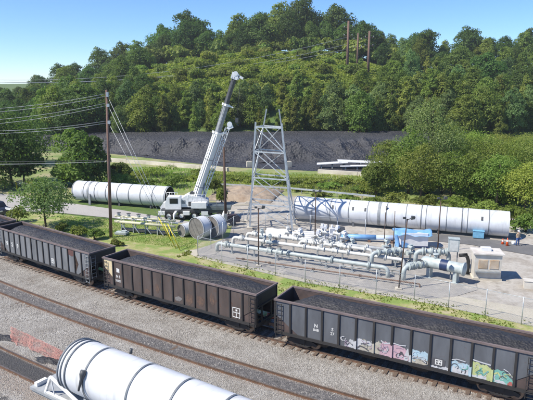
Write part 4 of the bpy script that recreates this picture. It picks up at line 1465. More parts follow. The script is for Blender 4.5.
# line wires running off to the left; each is a thing strung on the pole
far = [((107, 93.5), (-60, 104, 75)), ((107, 96), (-60, 108, 75)), ((107, 103), (-60, 116, 75)), ((107, 105.5), (-60, 121, 75)), ((107, 121), (-60, 124, 75)), ((107, 123), (-60, 127, 75))]
WL = ['topmost', 'second', 'third', 'fourth', 'fifth', 'lowest']
for k, (a, b) in enumerate(far):
    A = D(a[0], a[1], dy); B = D(b[0], b[1], 62)
    B = B + (B - A) * .4
    o = MB().tube([Vector(q) for q in catenary(A, B, .9)], .02, 5).build('power_line', wire_m)
    tag(o, '%s pale wire running from the utility pole to the left edge' % WL[k], 'wire', 'wires from the utility pole')
for k, (ya, yb) in enumerate(((160, 160), (163, 161.5))):
    A = D(109.5, yb, dy); B = D(-60, ya + 1, 70)
    o = MB().tube(catenary(A, B, .15), .02, 5).build('telephone_line', wire_d if k == 0 else wire_m)
    tag(o, '%s low cable crossing before the dark trees at left' % ('upper' if k == 0 else 'lower'), 'wire', 'low cables at the pole')

# hilltop poles
hp = [(348.6, 21, 64, 222), (358.2, 33, 62, 226), (369.6, 31, 64, 222)]
HL = ['left tallest', 'middle thinner', 'right']
hpt = []
for k, (px, y0, y1, d) in enumerate(hp):
    t = D(px, y0, d); b = D(px, y1, d)
    zt_ = terrain(b.x, b.y)
    o = tag(empty('hilltop_pole', (t.x, t.y, zt_)), '%s of the three brown poles on the hill' % HL[k], 'power pole', 'brown poles on the hill')
    h = t.z - zt_
    MB().tube([(0, 0, -1), (0, 0, h)], [.55, .4] if k != 1 else [.4, .3], 8).build('shaft', pole_brown, o)
    for zz in (h - 2.5, h - 5.5): MB().bar((-1.6, 0, zz), (1.6, 0, zz), .18).build('crossarm', pole_brown, o)
    for zz in (h - 2.5, h - 5.5):
        for xx in (-1.5, 1.5): MB().tube([(xx, 0, zz + .1), (xx, 0, zz + .7)], .16, 6).build('insulator', mid_grey, o)
    hpt.append((t, h, zt_))
for k, (ya, yb, sg) in enumerate(((37, 66, 3.0), (44, 68.5, 3.0), (49, 70.5, 2.6))):
    A = D(348, ya, 222); B = D(34, yb, 212)
    B = B + (B - A) * .35
    pts = catenary(A, B, sg * 2.2, 30)
    o = MB().tube(pts, .055, 5).build('transmission_line', wire_m)
    tag(o, '%s long wire crossing the wooded hill' % ['upper', 'middle', 'lower'][k], 'wire', 'wires across the hill')

# lattice tower
b1, b2, b3, b4 = G(249.7, 229), G(292.6, 233), G(246.5, 222), G(295.5, 226)
t1, t2 = D(255.6, 122, b1.y + .6), D(281.5, 123.5, b2.y + .8)
t3, t4 = D(266.5, 109, b3.y - 1.0), D(279, 109.3, b4.y - 1.0)
tw = tag(empty('lattice_tower', b1), 'tall galvanised lattice tower standing behind the pipe yard', 'lattice tower')
rl = lambda p: Vector(p) - b1
for a, b, w in ((b1, t1, .2), (b2, t2, .23), (b3, t3, .15), (b4, t4, .15)):
    MB().bar(rl(a), rl(b), w, w).build('leg', galv, tw)


def at_z(a, b, z): return a.lerp(b, (z - a.z) / (b.z - a.z))


zl = [0.25, 3.2, 6.5, 9.7, 12.7]
pr = [((b1, t1), (b2, t2)), ((b3, t3), (b4, t4)), ((b1, t1), (b3, t3)), ((b2, t2), (b4, t4))]
for k, (A, B) in enumerate(pr):
    for z in zl[1:]:
        MB().bar(rl(at_z(*A, z)), rl(at_z(*B, z)), .1 if k > 0 else .13, .15).build('cross_strut', galv, tw)
    for i in range(4):
        a0, a1, c0_, c1_ = at_z(*A, zl[i]), at_z(*A, zl[i + 1]), at_z(*B, zl[i]), at_z(*B, zl[i + 1])
        MB().bar(rl(a1), rl(c0_), .085).build('diagonal_brace', galv, tw)
        if k != 0 or i == 0: MB().bar(rl(a0), rl(c1_), .05).build('diagonal_brace', galv, tw)
for b_ in (b1, b2, b3, b4):
    MB().box((rl(b_).x, rl(b_).y, .12), (.7, .7, .3)).build('footing', concrete, tw)

# ------------------------------------------------------------------ crane
cb = G(190, 222); CY = cb.y + 2.5
cr = tag(empty('mobile_crane', (cb.x, CY, 0)), 'white mobile crane with long raised telescopic boom', 'mobile crane')
C0 = Vector((cb.x, CY, 0))
rc = lambda p: Vector(p) - C0
hb = G(212, 222) - G(165, 222)
# carrier chassis
cx0, cx1 = D(163, 215, CY).x - C0.x, D(228, 215, CY).x - C0.x
mb = MB().box(((cx0 + cx1) / 2, 0, 1.15), (cx1 - cx0, 2.5, .45))
mb.build('chassis', dark_grey, cr)
MB().box(((cx1 + .3) / 2 + .6, 0, 1.52), (cx1 - .6, 2.7, .3)).box((cx1 - 2.4, 0, 1.75), (4.2, 2.5, .16)).build('carrier_deck', M('green_grey_deck', (.12, .15, .15), (.07, .08, .08), 2, .6), cr)
for x in np.linspace(cx0 + 1.0, cx1 - 1.0, 5):
    for sy in (-1, 1):
        w = MB().tube([(x, sy * 1.05, .55), (x, sy * 1.32, .55)], .55, 20).build('wheel', black_r, cr)
        MB().tube([(x, sy * 1.30, .55), (x, sy * 1.335, .55)], .28, 14).build('rim', crane_white, w)
for x in (cx0 + 2, cx1 - .4):
    for sy in (-1, 1):
        ob = MB().bar((x, sy * 1.2, 1.1), (x, sy * 3.1, 1.1), .26, .26)
        ob.tube([(x, sy * 3.1, .1), (x, sy * 3.1, 1.2)], .12, 8).tube([(x, sy * 3.1, .0), (x, sy * 3.1, .1)], .4, 12)
        ob.build('outrigger', crane_white, cr)
# cabs
qx = D(175, 205, CY).x - C0.x
cabm = MB().prism([(qx - 1.1, 1.4), (qx + 1.0, 1.4), (qx + 1.0, 2.9), (qx + .8, 3.1), (qx - .8, 3.1), (qx - 1.1, 2.3)], 'y', -1.25, .1)
cbo = cabm.build('operator_cab', crane_white, cr)
MB().box((qx + .05, -1.262, 2.55), (1.1, .02, .7)).build('cab_window', glass, cbo)
MB().prism([(qx - 1.112, 2.3), (qx - .83, 3.0), (qx - .85, 3.0), (qx - 1.13, 2.3)], 'y', -1.1, -.05).build('cab_window', glass, cbo)
sx_ = D(192, 205, CY).x - C0.x
MB().box((sx_ - 1.6, 0, 2.75), (3.4, 1.8, .25)).build('upper_walkway', crane_white, cr)
MB().prism([(sx_ - 1.7, 1.65), (sx_ + 2.2, 1.65), (sx_ + 2.2, 2.5), (sx_ + 1.2, 3.0), (sx_ - .5, 3.3), (sx_ - 1.7, 2.6)], 'y', -.95, .95).build('superstructure', crane_white, cr)
for sy in (-1, 1): MB().box((sx_ + 1.1, sy * 1.3, 2.0), (2.0, .65, .75)).build('counterweight', crane_white, cr)
MB().tube([(sx_ + .1, -.3, 3.3), (sx_ + .1, .3, 3.3)], .35, 14).build('winch_drum', dark_grey, cr)
# rails, steps, mirrors and lights that break up the upper works
for k, (x0_, x1_, yy, zz) in enumerate([(cx1 - 4.4, cx1 - .4, -1.2, 1.85), (sx_ - 3.2, sx_ - 1.8, -.9, 2.9), (sx_ - .4, sx_ + 2.0, -.95, 2.6)]):
    hr = MB()
    for x in np.linspace(x0_, x1_, 5): hr.tube([(x, yy, zz), (x, yy, zz + .75)], .03, 5)
    hr.tube([(x0_, yy, zz + .75), (x1_, yy, zz + .75)], .03, 5).tube([(x0_, yy, zz + .4), (x1_, yy, zz + .4)], .025, 5)
    hr.build('handrail', crane_white if k else mid_grey, cr)
for x in (qx - 1.6, sx_ - .6, cx1 - 3): MB().box((x, -1.4, .95), (.9, .35, .5)).build('tool_box', crane_white, cr)
MB().prism([(cx0 - .3, .9), (cx0 + 1.3, .9), (cx0 + 1.3, 2.05), (cx0 + .1, 2.05), (cx0 - .3, 1.5)], 'y', -.2, 1.25).build('driver_cab', crane_white, cr)
MB().prism([(cx0 - .315, 1.52), (cx0 + .085, 2.0), (cx0 + .05, 2.0), (cx0 - .35, 1.52)], 'y', -.05, 1.1).build('windscreen', glass, cr)
MB().box((sx_ + .3, -.96, 2.1), (1.3, .03, .6)).build('engine_grille', dark_grey, cr)
MB().box((sx_ - 1.0, -.965, 2.35), (.5, .03, .5)).build('access_panel', mid_grey, cr)
for k in range(5): MB().box((qx + .4, -1.35, 1.3 - k * .22), (.5, .1, .04)).build('step', mid_grey, cr)
MB().tube([(sx_ + 1.6, .5, 2.9), (sx_ + 1.6, .5, 3.6)], .08, 8).build('exhaust', dark_grey, cr)
# boom
BF = rc(D(192, 209, CY)); BM = rc(D(217.5, 133, CY)); BT = rc(D(234.6, 77, CY))
bd = (BT - BF).normalized()
side = Vector((0, 1, 0)); nrm = bd.cross(side).normalized()
if nrm.x > 0: nrm = -nrm
nup = (nrm * math.cos(R(52)) - side * math.sin(R(52))).normalized()
low = MB().bar(BF, BM, .8, .84, up=nup); low.build('boom_base_section', crane_white, cr)
up1 = BM.lerp(BT, .5)
MB().bar(BM - bd * .5, up1, .56, .62, up=nup).build('boom_mid_section', mid_grey, cr)
MB().bar(up1 - bd * .1, BT, .42, .48, up=nup).build('boom_fly_section', dark_grey, cr)
MB().bar(up1 - bd * .12, up1 + bd * .2, .72, .85, up=nup).bar(up1 + bd * .02 + nrm * .1, up1 + bd * .02 - nrm * 1.0, .2, .16).bar(BM - bd * .15, BM + bd * .12, 1.0, 1.1, up=nup).build('boom_collar', crane_white, cr)
for t in (.12, .3, .48, .66, .84):
    q = BF.lerp(BM, t)
    MB().bar(q - bd * .05, q + bd * .05, .86, .9, up=nup).build('boom_stiffener', mid_grey if t in (.3, .66) else crane_white, cr)
MB().tube([BF.lerp(BM, .05) - side * .62 + nup * .1, BF.lerp(BM, .5) - side * .6 + nup * .12, BF.lerp(BM, .97) - side * .58 + nup * .1], .04, 6).build('hydraulic_hose', dark_grey, cr)
MB().tube([BF.lerp(BM, .0) + nup * .6, BM + nup * .62, up1 + nup * .5, BT + nup * .35], .03, 5).build('winch_rope', dark_grey, cr)
hd = MB().bar(BT - bd * .3, BT + bd * .55, .6, .9, up=nrm)
hd.bar(BT + bd * .35, BT + bd * .15 - nrm * 1.1, .5, .3).bar(BT, BT - nrm * .6 + bd * .1, .5, .5)
hd.tube([BT + bd * .45 - side * .34, BT + bd * .45 + side * .34], .3, 14)
hd.build('boom_head', crane_white, cr)
# lattice jib folded along the boom
J0 = BF - nrm * -0.0 + (BM - BF) * .06; o1 = -nrm
if o1.x < 0: o1 = -o1
ja = BF + o1 * .95 + bd * 1.0; jb = BM + o1 * 1.05 + bd * 1.0
jl = MB()
ch4 = [(o1 * a + side * b) for a in (-.28, .28) for b in (-.28, .28)]
for c_ in ch4: jl.bar(ja + c_ * .6, jb + c_, .07)
nseg = 14
for k in range(nseg):
    a0 = ja.lerp(jb, k / nseg); a1 = ja.lerp(jb, (k + 1) / nseg)
    for (i, j) in ((0, 1), (1, 3), (3, 2), (2, 0)):
        s0_ = .6 + .4 * k / nseg; s1_ = .6 + .4 * (k + 1) / nseg
        jl.bar(a0 + ch4[i] * s0_, a1 + ch4[j] * s1_, .045)
        jl.bar(a1 + ch4[i] * s1_, a1 + ch4[j] * s1_, .04)
jl.bar(jb, jb + o1 * .6 + bd * .5, .5, .4).bar(jb - bd * .6, BM - bd * .2, .2).bar(ja + bd * .3, BF + bd * .8, .2)
jl.tube([jb + bd * .6 + o1 * .1 - side * .29, jb + bd * .6 + o1 * .1 + side * .29], .34, 12)
jl.build('folded_jib', crane_white, cr)
MB().tube([BF + Vector((1.9, 0, .2)), BF + bd * 4.2 + o1 * .3], [.2, .13], 10).build('lift_cylinder', mid_grey, cr)
hk = rc(D(236.8, 118, CY))
MB().tube([BT + bd * .3 + o1 * .75, hk], .02, 5).build('hoist_rope', wire_d, cr)
hb2 = MB().box((hk.x, hk.y, hk.z - .3), (.4, .3, .6))
hb2.tube([hk + Vector((0, 0, -.6)), hk + Vector((.02, 0, -.85)), hk + Vector((.18, 0, -1.0)), hk + Vector((.26, 0, -.85))], .05, 6)
hb2.build('hook_block', dark_grey, cr)


# ------------------------------------------------------------------ dark poles with lamps
def lamp_pole(px, py, H, label, rad=.07, lamp=1, mat=None, lean=0.0):
    p = G(px, py)
    r = tag(empty('floodlight_pole', p), label, 'light pole', 'dark light poles around the pipe yard')
    MB().tube([(0, 0, -.1), (lean, 0, H)], [rad, rad * .75], 8).build('shaft', mat or pole_wood, r)
    MB().box((0, 0, .08), (.5, .5, .2)).build('base', concrete, r)
    if lamp:
        a = MB().bar((lean - .1, 0, H - .1), (lean + .55, 0, H + .1), .06)
        a.build('arm', dark_grey, r)
        h = MB().prism([(lean + .3, H - .05), (lean + .62, H), (lean + .66, H + .22), (lean + .38, H + .25)], 'y', -.17, .17)
        MB().box((lean - .25, 0, H + .08), (.26, .22, .16)).build('control_gear', dark_grey, r)
        h.build('lamp_head', dark_grey, r)
    return r


lp = G(226, 229)
o = tag(empty('tall_dark_pole', lp), 'tall bare dark pole between the duct segments and the tower', 'pole')
MB().tube([(0, 0, -.2), (-.1, 0, 10.3)], [.19, .13], 10).build('shaft', pole_wood, o)
MB().box((0, -.2, 1.6), (.4, .25, .8)).build('switch_box', mid_grey, o)
lamp_pole(258.6, 266.5, 6.0, 'dark light pole standing in the front left of the pipe yard')
lamp_pole(315, 238, 5.6, 'dark light pole at the left end of the long duct')
lamp_pole(398.5, 289.5, 6.5, 'dark light pole standing in front of the blue tarp', lean=.45)
lamp_pole(437.5, 252, 5.9, 'dark light pole behind the grey pressure vessel')
lamp_pole(384, 246, 3.9, 'short dark pole left of the blue tarp', rad=.05, lamp=0)
lamp_pole(393, 252, 4.6, 'thin short dark pole beside the blue tarp', rad=.05, lamp=0)

# ------------------------------------------------------------------ pipe yard
def pipe_run(label, pa, pb, z, r, mat, n_sup, elbow_left=True, elbow_right=True, valves=(), name='gas_pipeline', back=0.0):
    a = Vector(pa); b = Vector(pb)
    d = Vector((b.x - a.x, b.y - a.y, 0)); L = d.length
    root = tag(empty(name, (a.x, a.y, 0), math.atan2(d.y, d.x)), label, 'pipeline', 'gas pipelines in the fenced yard')
    pts = []
    if elbow_left: pts += [(0, 0, -.1), (0, 0, z - 2.2 * r)] + [(2.2 * r * (1 - math.cos(t)), 0, z - 2.2 * r * (1 - math.sin(t))) for t in np.linspace(.3, PI / 2, 5)]
    else: pts += [(0, 0, z)]
    if elbow_right: pts += [(L - 2.2 * r * (1 - math.cos(t)), 0, z - 2.2 * r * (1 - math.sin(t))) for t in np.linspace(PI / 2, .3, 5)] + [(L, 0, z - 2.2 * r), (L, 0, -.1)]
    else: pts += [(L, 0, z)]
    MB().tube(pts, r, 14).build('pipe', mat, root)
    for k in range(n_sup):
        x = L * (k + .7) / n_sup
        MB().box((x, 0, (z - r) / 2), (.14, .14, z - r)).box((x, 0, .05), (.4, .4, .1)).build('support', mid_grey, root)
    fl = [.8, .95]
    for x in [L * .03 + 3 * r] + [L * t for t in (.2, .45, .7, .9)]:
        MB().tube([(x - .05, 0, z), (x + .05, 0, z)], r * 1.75, 14).tube([(x + .09, 0, z), (x + .17, 0, z)], r * 1.75, 14).build('flange', mat, root)
    for (x, s) in valves:
        x = x * L
        v = MB().tube([(x - s * .5, 0, z), (x - s * .3, 0, z), (x + s * .3, 0, z), (x + s * .5, 0, z)], [r * 1.7, r * 1.25, r * 1.25, r * 1.7], 12)
        v.tube([(x, 0, z), (x, 0, z + s * .7)], s * .16, 8).box((x, 0, z + s * .45), (s * .4, s * .4, s * .3))
        vo_ = v.build('valve', mat, root)
        c = Vector((x, 0, z + s * .85)); rg = [c + Vector((s * .38 * math.cos(t), s * .38 * math.sin(t), 0)) for t in np.linspace(0, 2 * PI, 13)]
        hw = MB().tube(rg, .025, 5, caps=False).bar(rg[0], rg[6], .03).bar(rg[3], rg[9], .03)
        hw.build('handwheel', dark_grey, vo_)
    return root


z1 = .95
pipe_run('front pipeline of the yard from left elbow to upright end', G(217, 243, z1), G(388, 268, z1), z1, .2, gas_grey, 7, valves=((.07, .6), (.34, .6), (.4, .7)))
pipe_run('second pipeline from the front with a left elbow', G(233, 237, z1), G(404, 260, z1), z1, .18, gas_pale, 7, valves=((.06, .6), (.28, .5), (.55, .8), (.63, .6)))
pipe_run('third pipeline from the front with pale valves', G(247, 233, z1), G(425, 254, z1), z1, .18, gas_pale, 7, elbow_right=False, valves=((.05, .6), (.3, .6), (.5, .9), (.42, .6), (.56, .7)))
pipe_run('low thin pipeline in front of the others', G(236, 258, .35), G(420, 284, .35), .35, .07, rust_rail, 6, elbow_left=False, elbow_right=True)
pipe_run('thin rusty pipe between the front pipelines', G(262, 250, .5), G(400, 271, .5), .5, .07, mid_grey, 6, elbow_left=False)
pipe_run('short pipe rising at the left of the tarp', G(372, 253, 1.5), G(402, 250, 1.5), 1.5, .2, gas_grey, 1, valves=((.5, .5),))
pipe_run('raised looping pipe behind the pressure vessel', G(416, 251, 1.7), G(449, 252, 1.7), 1.7, .22, gas_grey, 1, valves=((.5, .6), (.75, .5)))
pipe_run('looping pipe feeding the left end of the pressure vessel', G(404, 267, 1.3), G(426, 264, 1.3), 1.3, .22, gas_grey, 0, elbow_right=False, valves=((.75, .5),))
pipe_run('rear pipeline close to the fallen white pipes', G(300, 241, .8), G(372, 250, .8), .8, .16, gas_pale, 3, valves=((.2, .7), (.4, .8), (.62, .6)))

rnd2 = random.Random(3)
spots = [(318, 246), (325, 241), (331, 249), (337, 243), (322, 238), (344, 247), (300, 244), (288, 240), (262, 247), (270, 252), (352, 252), (386, 256), (395, 262), (410, 262)]
VL = ['front of the pale valve cluster', 'centre of the pale valve cluster', 'right front of the valve cluster', 'right rear of the valve cluster', 'rear of the pale valve cluster', 'right outside the valve cluster', 'left outside the valve cluster', 'behind the second pipeline near its left',
      'at the front pipeline near the light pole', 'on the front pipeline right of the light pole', 'between cluster and tarp', 'below the left edge of the tarp', 'left of the short light pole base', 'before the tarp']
for k, (px, py) in enumerate(spots):
    p = G(px, py)
    r = tag(empty('valve_station', p, rnd2.uniform(-.5, .5)), 'upright valve with actuator ' + VL[k], 'valve', 'upright valves in the pipe yard')
    m = gas_pale if k < 8 else gas_grey
    h = rnd2.uniform(1.3, 1.9)
    MB().tube([(0, 0, 0), (0, 0, h)], .11, 10).box((0, 0, .06), (.4, .4, .12)).build('riser', m, r)
    MB().tube([(-.45, 0, h * .62), (-.3, 0, h * .62), (.3, 0, h * .62), (.45, 0, h * .62)], [.26, .19, .19, .26], 12).build('valve_body', m, r)
    MB().tube([(0, -.35, h), (0, .35, h)], .2, 12).box((0, 0, h + .2), (.3, .3, .2)).build('actuator', whitep if k < 7 else m, r)
    c = Vector((.35, 0, h * .9)); rg = [c + Vector((0, .22 * math.cos(t), .22 * math.sin(t))) for t in np.linspace(0, 2 * PI, 11)]
    MB().tube(rg, .02, 5, caps=False).bar(rg[0], rg[5], .025).bar(c, (0, 0, h * .9), .03).build('handwheel', dark_grey, r)

# pressure vessel
va = G(424, 262, 1.35); vb = G(463, 270, 1.35)
d = vb - va; Lv = d.length
ves = tag(empty('pressure_vessel', (va.x, va.y, 0), math.atan2(d.y, d.x)), 'horizontal blue-grey pressure vessel with a dark blue band on two legs', 'pressure vessel')
rr = .52
prof = [(-.28, .05), (-.22, .28), (-.08, .45), (.1, rr), (Lv - .1, rr), (Lv + .02, rr), (Lv + .02, rr * 1.22), (Lv + .16, rr * 1.22), (Lv + .16, rr * .9), (Lv + .26, .3), (Lv + .3, .05)]
MB().tube([(x, 0, 1.45) for x, r in prof], [r for x, r in prof], 28).build('shell', gas_grey, ves)
MB().tube([(Lv * .45, 0, 1.45), (Lv * .64, 0, 1.45)], rr + .012, 28, caps=False).build('blue_band', navy, ves)
for x in (Lv * .16, Lv * .84):
    MB().box((x, 0, .5), (.34, .75, 1.0)).box((x, 0, .05), (.55, .95, .1)).build('support_leg', gas_grey, ves)
MB().tube([(Lv * .3, 0, 1.9), (Lv * .3, 0, 2.35)], .16, 12).tube([(Lv * .3, 0, 2.3), (Lv * .3, 0, 2.4)], .28, 12).tube([(Lv * .15, 0, 1.9), (Lv * .15, 0, 2.2)], .1, 10).build('nozzle', gas_grey, ves)
MB().tube([(Lv * .7, 0, .95), (Lv * .7, 0, .3), (Lv * .7 + .3, 0, .2)], .05, 6).build('drain', mid_grey, ves)
# control box on posts
cbx = tag(empty('control_box', G(455, 272) + Vector((0, .9, 0)), -.25), 'blue-grey control box raised behind the pressure vessel', 'control box')
MB().box((0, 0, 2.5), (1.0, .75, 1.25)).box((0, 0, 3.14), (1.08, .83, .05)).build('housing', gas_grey, cbx)
MB().box((0, -.385, 2.5), (.8, .02, 1.05)).build('door', gas_pale, cbx)
for x in (-.4, .4): MB().box((x, 0, .95), (.1, .1, 1.9)).build('post', mid_grey, cbx)
eh = tag(empty('black_elbow_hose', G(466, 275)), 'thick black bent hose beside the pressure vessel', 'hose')
MB().tube([(-.75, .1, 1.95)] + [(-.1 - .55 * math.cos(t), .1, 1.5 + .5 * math.sin(t)) for t in np.linspace(PI / 2 + .2, 3 * PI / 4, 1)] + [(-.3, .1, 2.0), (.02, .1, 1.8), (.16, .1, 1.4), (.16, .1, .6), (.16, .1, 0)], .17, 12).build('hose', black_r, eh)
MB().tube([(.16, .1, 0), (.16, .1, .12)], .3, 12).build('flange', dark_grey, eh)

# beige cabinet
p = G(488.5, 280.5)
cab = tag(empty('equipment_cabinet', p + Vector((0, .9, 0)), R(-9)), 'beige metal equipment cabinet with rust stained louvres near the fence', 'cabinet')
MB().box((0, 0, 1.35), (2.4, 1.7, 2.3)).build('body', beige, cab)
MB().box((0, 0, 2.56), (2.75, 2.05, .12)).build('roof', M('cabinet_roof', (.66, .63, .57), (.5, .45, .4), 1.4, .7), cab)
MB().box((-.1, .1, 2.78), (.9, .55, .3)).build('roof_box', whitep, cab)
for x in (-.45, .55):
    l = MB().box((x, -.865, 1.55), (.8, .03, .85)).build('louvre', rustp, cab)
    s_ = MB()
    for z in np.arange(1.2, 1.95, .1): s_.box((x, -.885, z), (.76, .03, .03))
    s_.build('slats', beige, l)
MB().box((-.05, -1.02, .88), (2.2, .35, .12)).box((-1.05, -1.0, .75), (.1, .3, .2)).build('front_shelf', mid_grey, cab)
MB().box((0, 0, .1), (2.6, 1.9, .2)).build('plinth', concrete, cab)
o = MB().box((0, 0, .35), (1.1, .7, .7)).box((0, 0, .73), (1.2, .8, .06)).build('junction_chest', beige, loc=G(530, 288), rz=-.3)
tag(o, 'low beige chest at the right edge of the yard', 'chest')

# pale pipes lying on the ground by the tower
for k in range(5):
    a = G(263 + k * 1.0, 237.5 - k * 1.7); b = G(338 + k * 2, 244.5 - k * 1.9)
    d = b - a
    o = MB().tube([(0, 0, .16), (d.length, 0, .16)], .15, 12).build('loose_pipe', whitep, loc=(a.x, a.y, .05), rz=math.atan2(d.y, d.x))
    tag(o, '%s loose pale pipe lying on the ground by the tower foot' % ['front', 'second', 'middle', 'fourth', 'rear'][k], 'pipe', 'loose pale pipes by the tower')

# tarp over container
p = G(413, 248.5)
tr_ = tag(empty('covered_container', p + Vector((0, 1.0, 0)), R(-4)), 'white container partly covered by a blue tarp in the yard', 'container')
MB().box((.25, 0, .95), (2.9, 1.7, 1.5)).build('white_body', whitep, tr_)
MB().box((0, 0, .12), (3.4, 1.8, .24)).build('base_frame', navy, tr_)
P = []
for i in range(12):
    row = []
    for j in range(16):
        u = j / 15; v = i / 11
        x = -2.0 + 4.1 * u; y = -1.05 + 2.2 * v
        z = 1.78 + .05 * math.sin(u * 7) + .06 * math.sin(v * 9 + u * 4) + .16 * (u > .85) * (u - .85) / .15 + .14 * fbm(x, y, 1, 3, 3)
        if v < .1: z -= .35 + .1 * math.sin(u * 15)
        if v > .9: z -= .3
        row.append((x, y, z))
    P.append(row)
o = grid_mesh('tarp', P, mat=blue_t); o.parent = tr_
md = o.modifiers.new('thick', 'SOLIDIFY'); md.thickness = .03
P = [[(-2.0 + .45 * u + .1 * math.sin(v * 4), -1.0 - .12 * u + .1 * math.sin(5 * u + v * 3), .05 + (1.65 - .2 * u) * v) for u in np.linspace(0, 1, 6)] for v in np.linspace(0, 1, 8)]
o = grid_mesh('hanging_tarp', P, mat=blue_t); o.parent = tr_
md = o.modifiers.new('thick', 'SOLIDIFY'); md.thickness = .03
P = [[(-1.2 + 1.3 * u, -.98 - .05 * math.sin(6 * u), .1 + (.75 - .55 * u) * v) for u in np.linspace(0, 1, 6)] for v in np.linspace(0, 1, 5)]
o = grid_mesh('tarp_flap', P, mat=blue_t); o.parent = tr_
# blue wrapped pipe
a = G(341, 236, .5); b = G(398, 239, .5)
d = b - a
bp_ = tag(empty('blue_wrapped_pipe', (a.x, a.y, 0), math.atan2(d.y, d.x)), 'long bright blue and white wrapped pipe leading to the tarp', 'pipe')
MB().tube([(0, 0, .45), (d.length * .62, 0, .55)], .3, 14).build('blue_part', blue_t, bp_)
MB().tube([(d.length * .62, 0, .55), (d.length, 0, .62)], .29, 14).build('white_part', M('pale_blue_wrap', (.5, .6, .78), (.4, .5, .7), 3, .5), bp_)
for x in (.1, .5, .9): MB().box((d.length * x, 0, .12), (.3, .7, .26)).build('cradle', pole_brown, bp_)
# small pump
pm_ = tag(empty('pump_set', G(337, 235), .1), 'small dark and white pump set left of the blue pipe', 'pump')
MB().tube([(-.1, 0, .62), (.9, 0, .62)], .36, 14).build('motor', dark_grey, pm_)
MB().box((-.65, 0, .55), (.6, .6, .7)).tube([(-.65, 0, .8), (-.65, 0, 1.3)], .12, 8).build('pump_head', whitep, pm_)
MB().box((0, 0, .1), (2.1, .8, .2)).build('skid', mid_grey, pm_)

# blue box by the duct, cones, bucket
bb = tag(empty('blue_box', G(478, 238.5), -.3), 'small light blue crate against the long duct', 'crate')
lb = M('light_blue', (.2, .45, .62), (.14, .34, .5), 3, .5)
MB().box((0, 0, .55), (1.2, .7, .8)).build('body', lb, bb)
MB().box((0, 0, .97), (1.3, .8, .06)).build('lid', lb, bb)
for x in (-.5, .5): MB().box((x, 0, .08), (.12, .7, .16)).build('runner', dark_grey, bb)


def cone(px, py, lab, h=.75):
    c = tag(empty('traffic_cone', G(px, py)), lab, 'traffic cone', 'orange traffic cones by the duct end')
    MB().box((0, 0, .02), (.42, .42, .04)).build('base', orange, c)
    MB().tube([(0, 0, .04), (0, 0, h)], [.17, .035], 14).build('cone_body', orange, c)
    MB().tube([(0, 0, h * .55), (0, 0, h * .75)], [.105, .07], 14, caps=False).build('reflective_band', whitep, c)


cone(507, 246, 'taller orange cone beside the worker', .95)
cone(502.5, 244.5, 'smaller orange cone nearer the duct', .7)
o = tag(empty('white_bucket', G(513, 245)), 'white bucket between the cones and the worker', 'bucket')
MB().tube([(0, 0, 0), (0, 0, .42)], [.16, .2], 16).build('pail', whitep, o)
MB().tube([(.2 * math.cos(t), 0, .42 + .18 * math.sin(t)) for t in np.linspace(0, PI, 9)], .012, 5).build('handle', mid_grey, o)
# dark machine near the pole
mc = tag(empty('small_compressor', G(232.5, 225), .3), 'small dark wheeled compressor right of the tall dark pole', 'compressor')
MB().prism([(-.9, .45), (.9, .45), (.9, 1.1), (.5, 1.4), (-.6, 1.4), (-.9, 1.1)], 'y', -.45, .45).build('housing', M('dark_plum', (.06, .04, .05), (.04, .03, .03), 3, .6), mc)
for sy in (-1, 1): MB().tube([(0, sy * .5, .32), (0, sy * .68, .32)], .32, 16).build('wheel', black_r, mc)
MB().bar((.9, 0, .5), (1.8, 0, .3), .08).build('drawbar', dark_grey, mc)
MB().tube([(-.5, 0, 1.4), (-.5, 0, 1.9)], .07, 8).build('exhaust', dark_grey, mc)
for k, (px, py, l, a) in enumerate([(242, 210, 2.4, -.05), (252, 207.5, 2.2, .1)]):
    o = MB().box((0, 0, .12), (l, .3, .16)).box((0, .1, .25), (l * .8, .22, .08)).build('timber_plank', concrete, loc=G(px, py) + Vector((0, 0, .6)), rz=a)
    tag(o, ['left', 'right'][k] + ' pale plank lying on the dirt bank behind the tower', 'plank', 'planks on the dirt')

# pale yellow pipe rack with valves at the lawn
a = G(116, 231.5); b = G(176, 237)
d = b - a; Lk = d.length
rk = tag(empty('pipe_rack', (a.x, a.y, 0), math.atan2(d.y, d.x)), 'long pale yellow pipe rack with a row of valves beside the utility pole', 'pipe rack')
MB().tube([(0, 0, 2.0), (Lk, 0, 1.95)], .13, 10).build('upper_pipe', paleyel, rk)
MB().tube([(0, -.15, 1.35), (Lk, -.15, 1.3)], .17, 10).build('lower_pipe', paleyel, rk)
MB().tube([(0, .6, 1.6), (Lk, .6, 1.55)], .11, 10).build('rear_pipe', whitep, rk)
for k in range(6):
    x = Lk * (k + .4) / 6.0
    v = MB().tube([(x, 0, 1.95), (x, 0, 2.3)], .07, 8).box((x, 0, 2.2), (.28, .26, .22)).build('valve', gas_grey, rk)
    c = Vector((x, 0, 2.42)); rg = [c + Vector((.24 * math.cos(t), .24 * math.sin(t), 0)) for t in np.linspace(0, 2 * PI, 11)]
    MB().tube(rg, .03, 5, caps=False).bar(rg[0], rg[5], .04).build('handwheel', dark_grey, v)
    MB().tube([(x + .4, -.02, 1.95), (x + .4, -.15, 1.35)], .06, 8).build('riser', paleyel, rk)
for k in range(5):
    x = Lk * (k + .5) / 5.0
    MB().bar((x, 0, 0), (x, 0, 1.9), .1).bar((x, .6, 0), (x, .6, 1.5), .1).bar((x, -.15, 1.15), (x + .9, -.15, .1), .08).bar((x, -.1, 1.1), (x, .6, 1.1), .08).build('frame', galv, rk)
MB().box((Lk * .5, .3, .35), (Lk * .8, .5, .25)).build('lower_tray', dark_grey, rk)
o = MB().box((0, 0, .22), (1.5, .9, .25)).box((.3, 0, .4), (.6, .5, .2)).build('grey_skid', gas_grey, loc=G(122, 234.5), rz=-.2)
tag(o, 'low grey skid on the lawn at the left end of the pipe rack', 'skid')

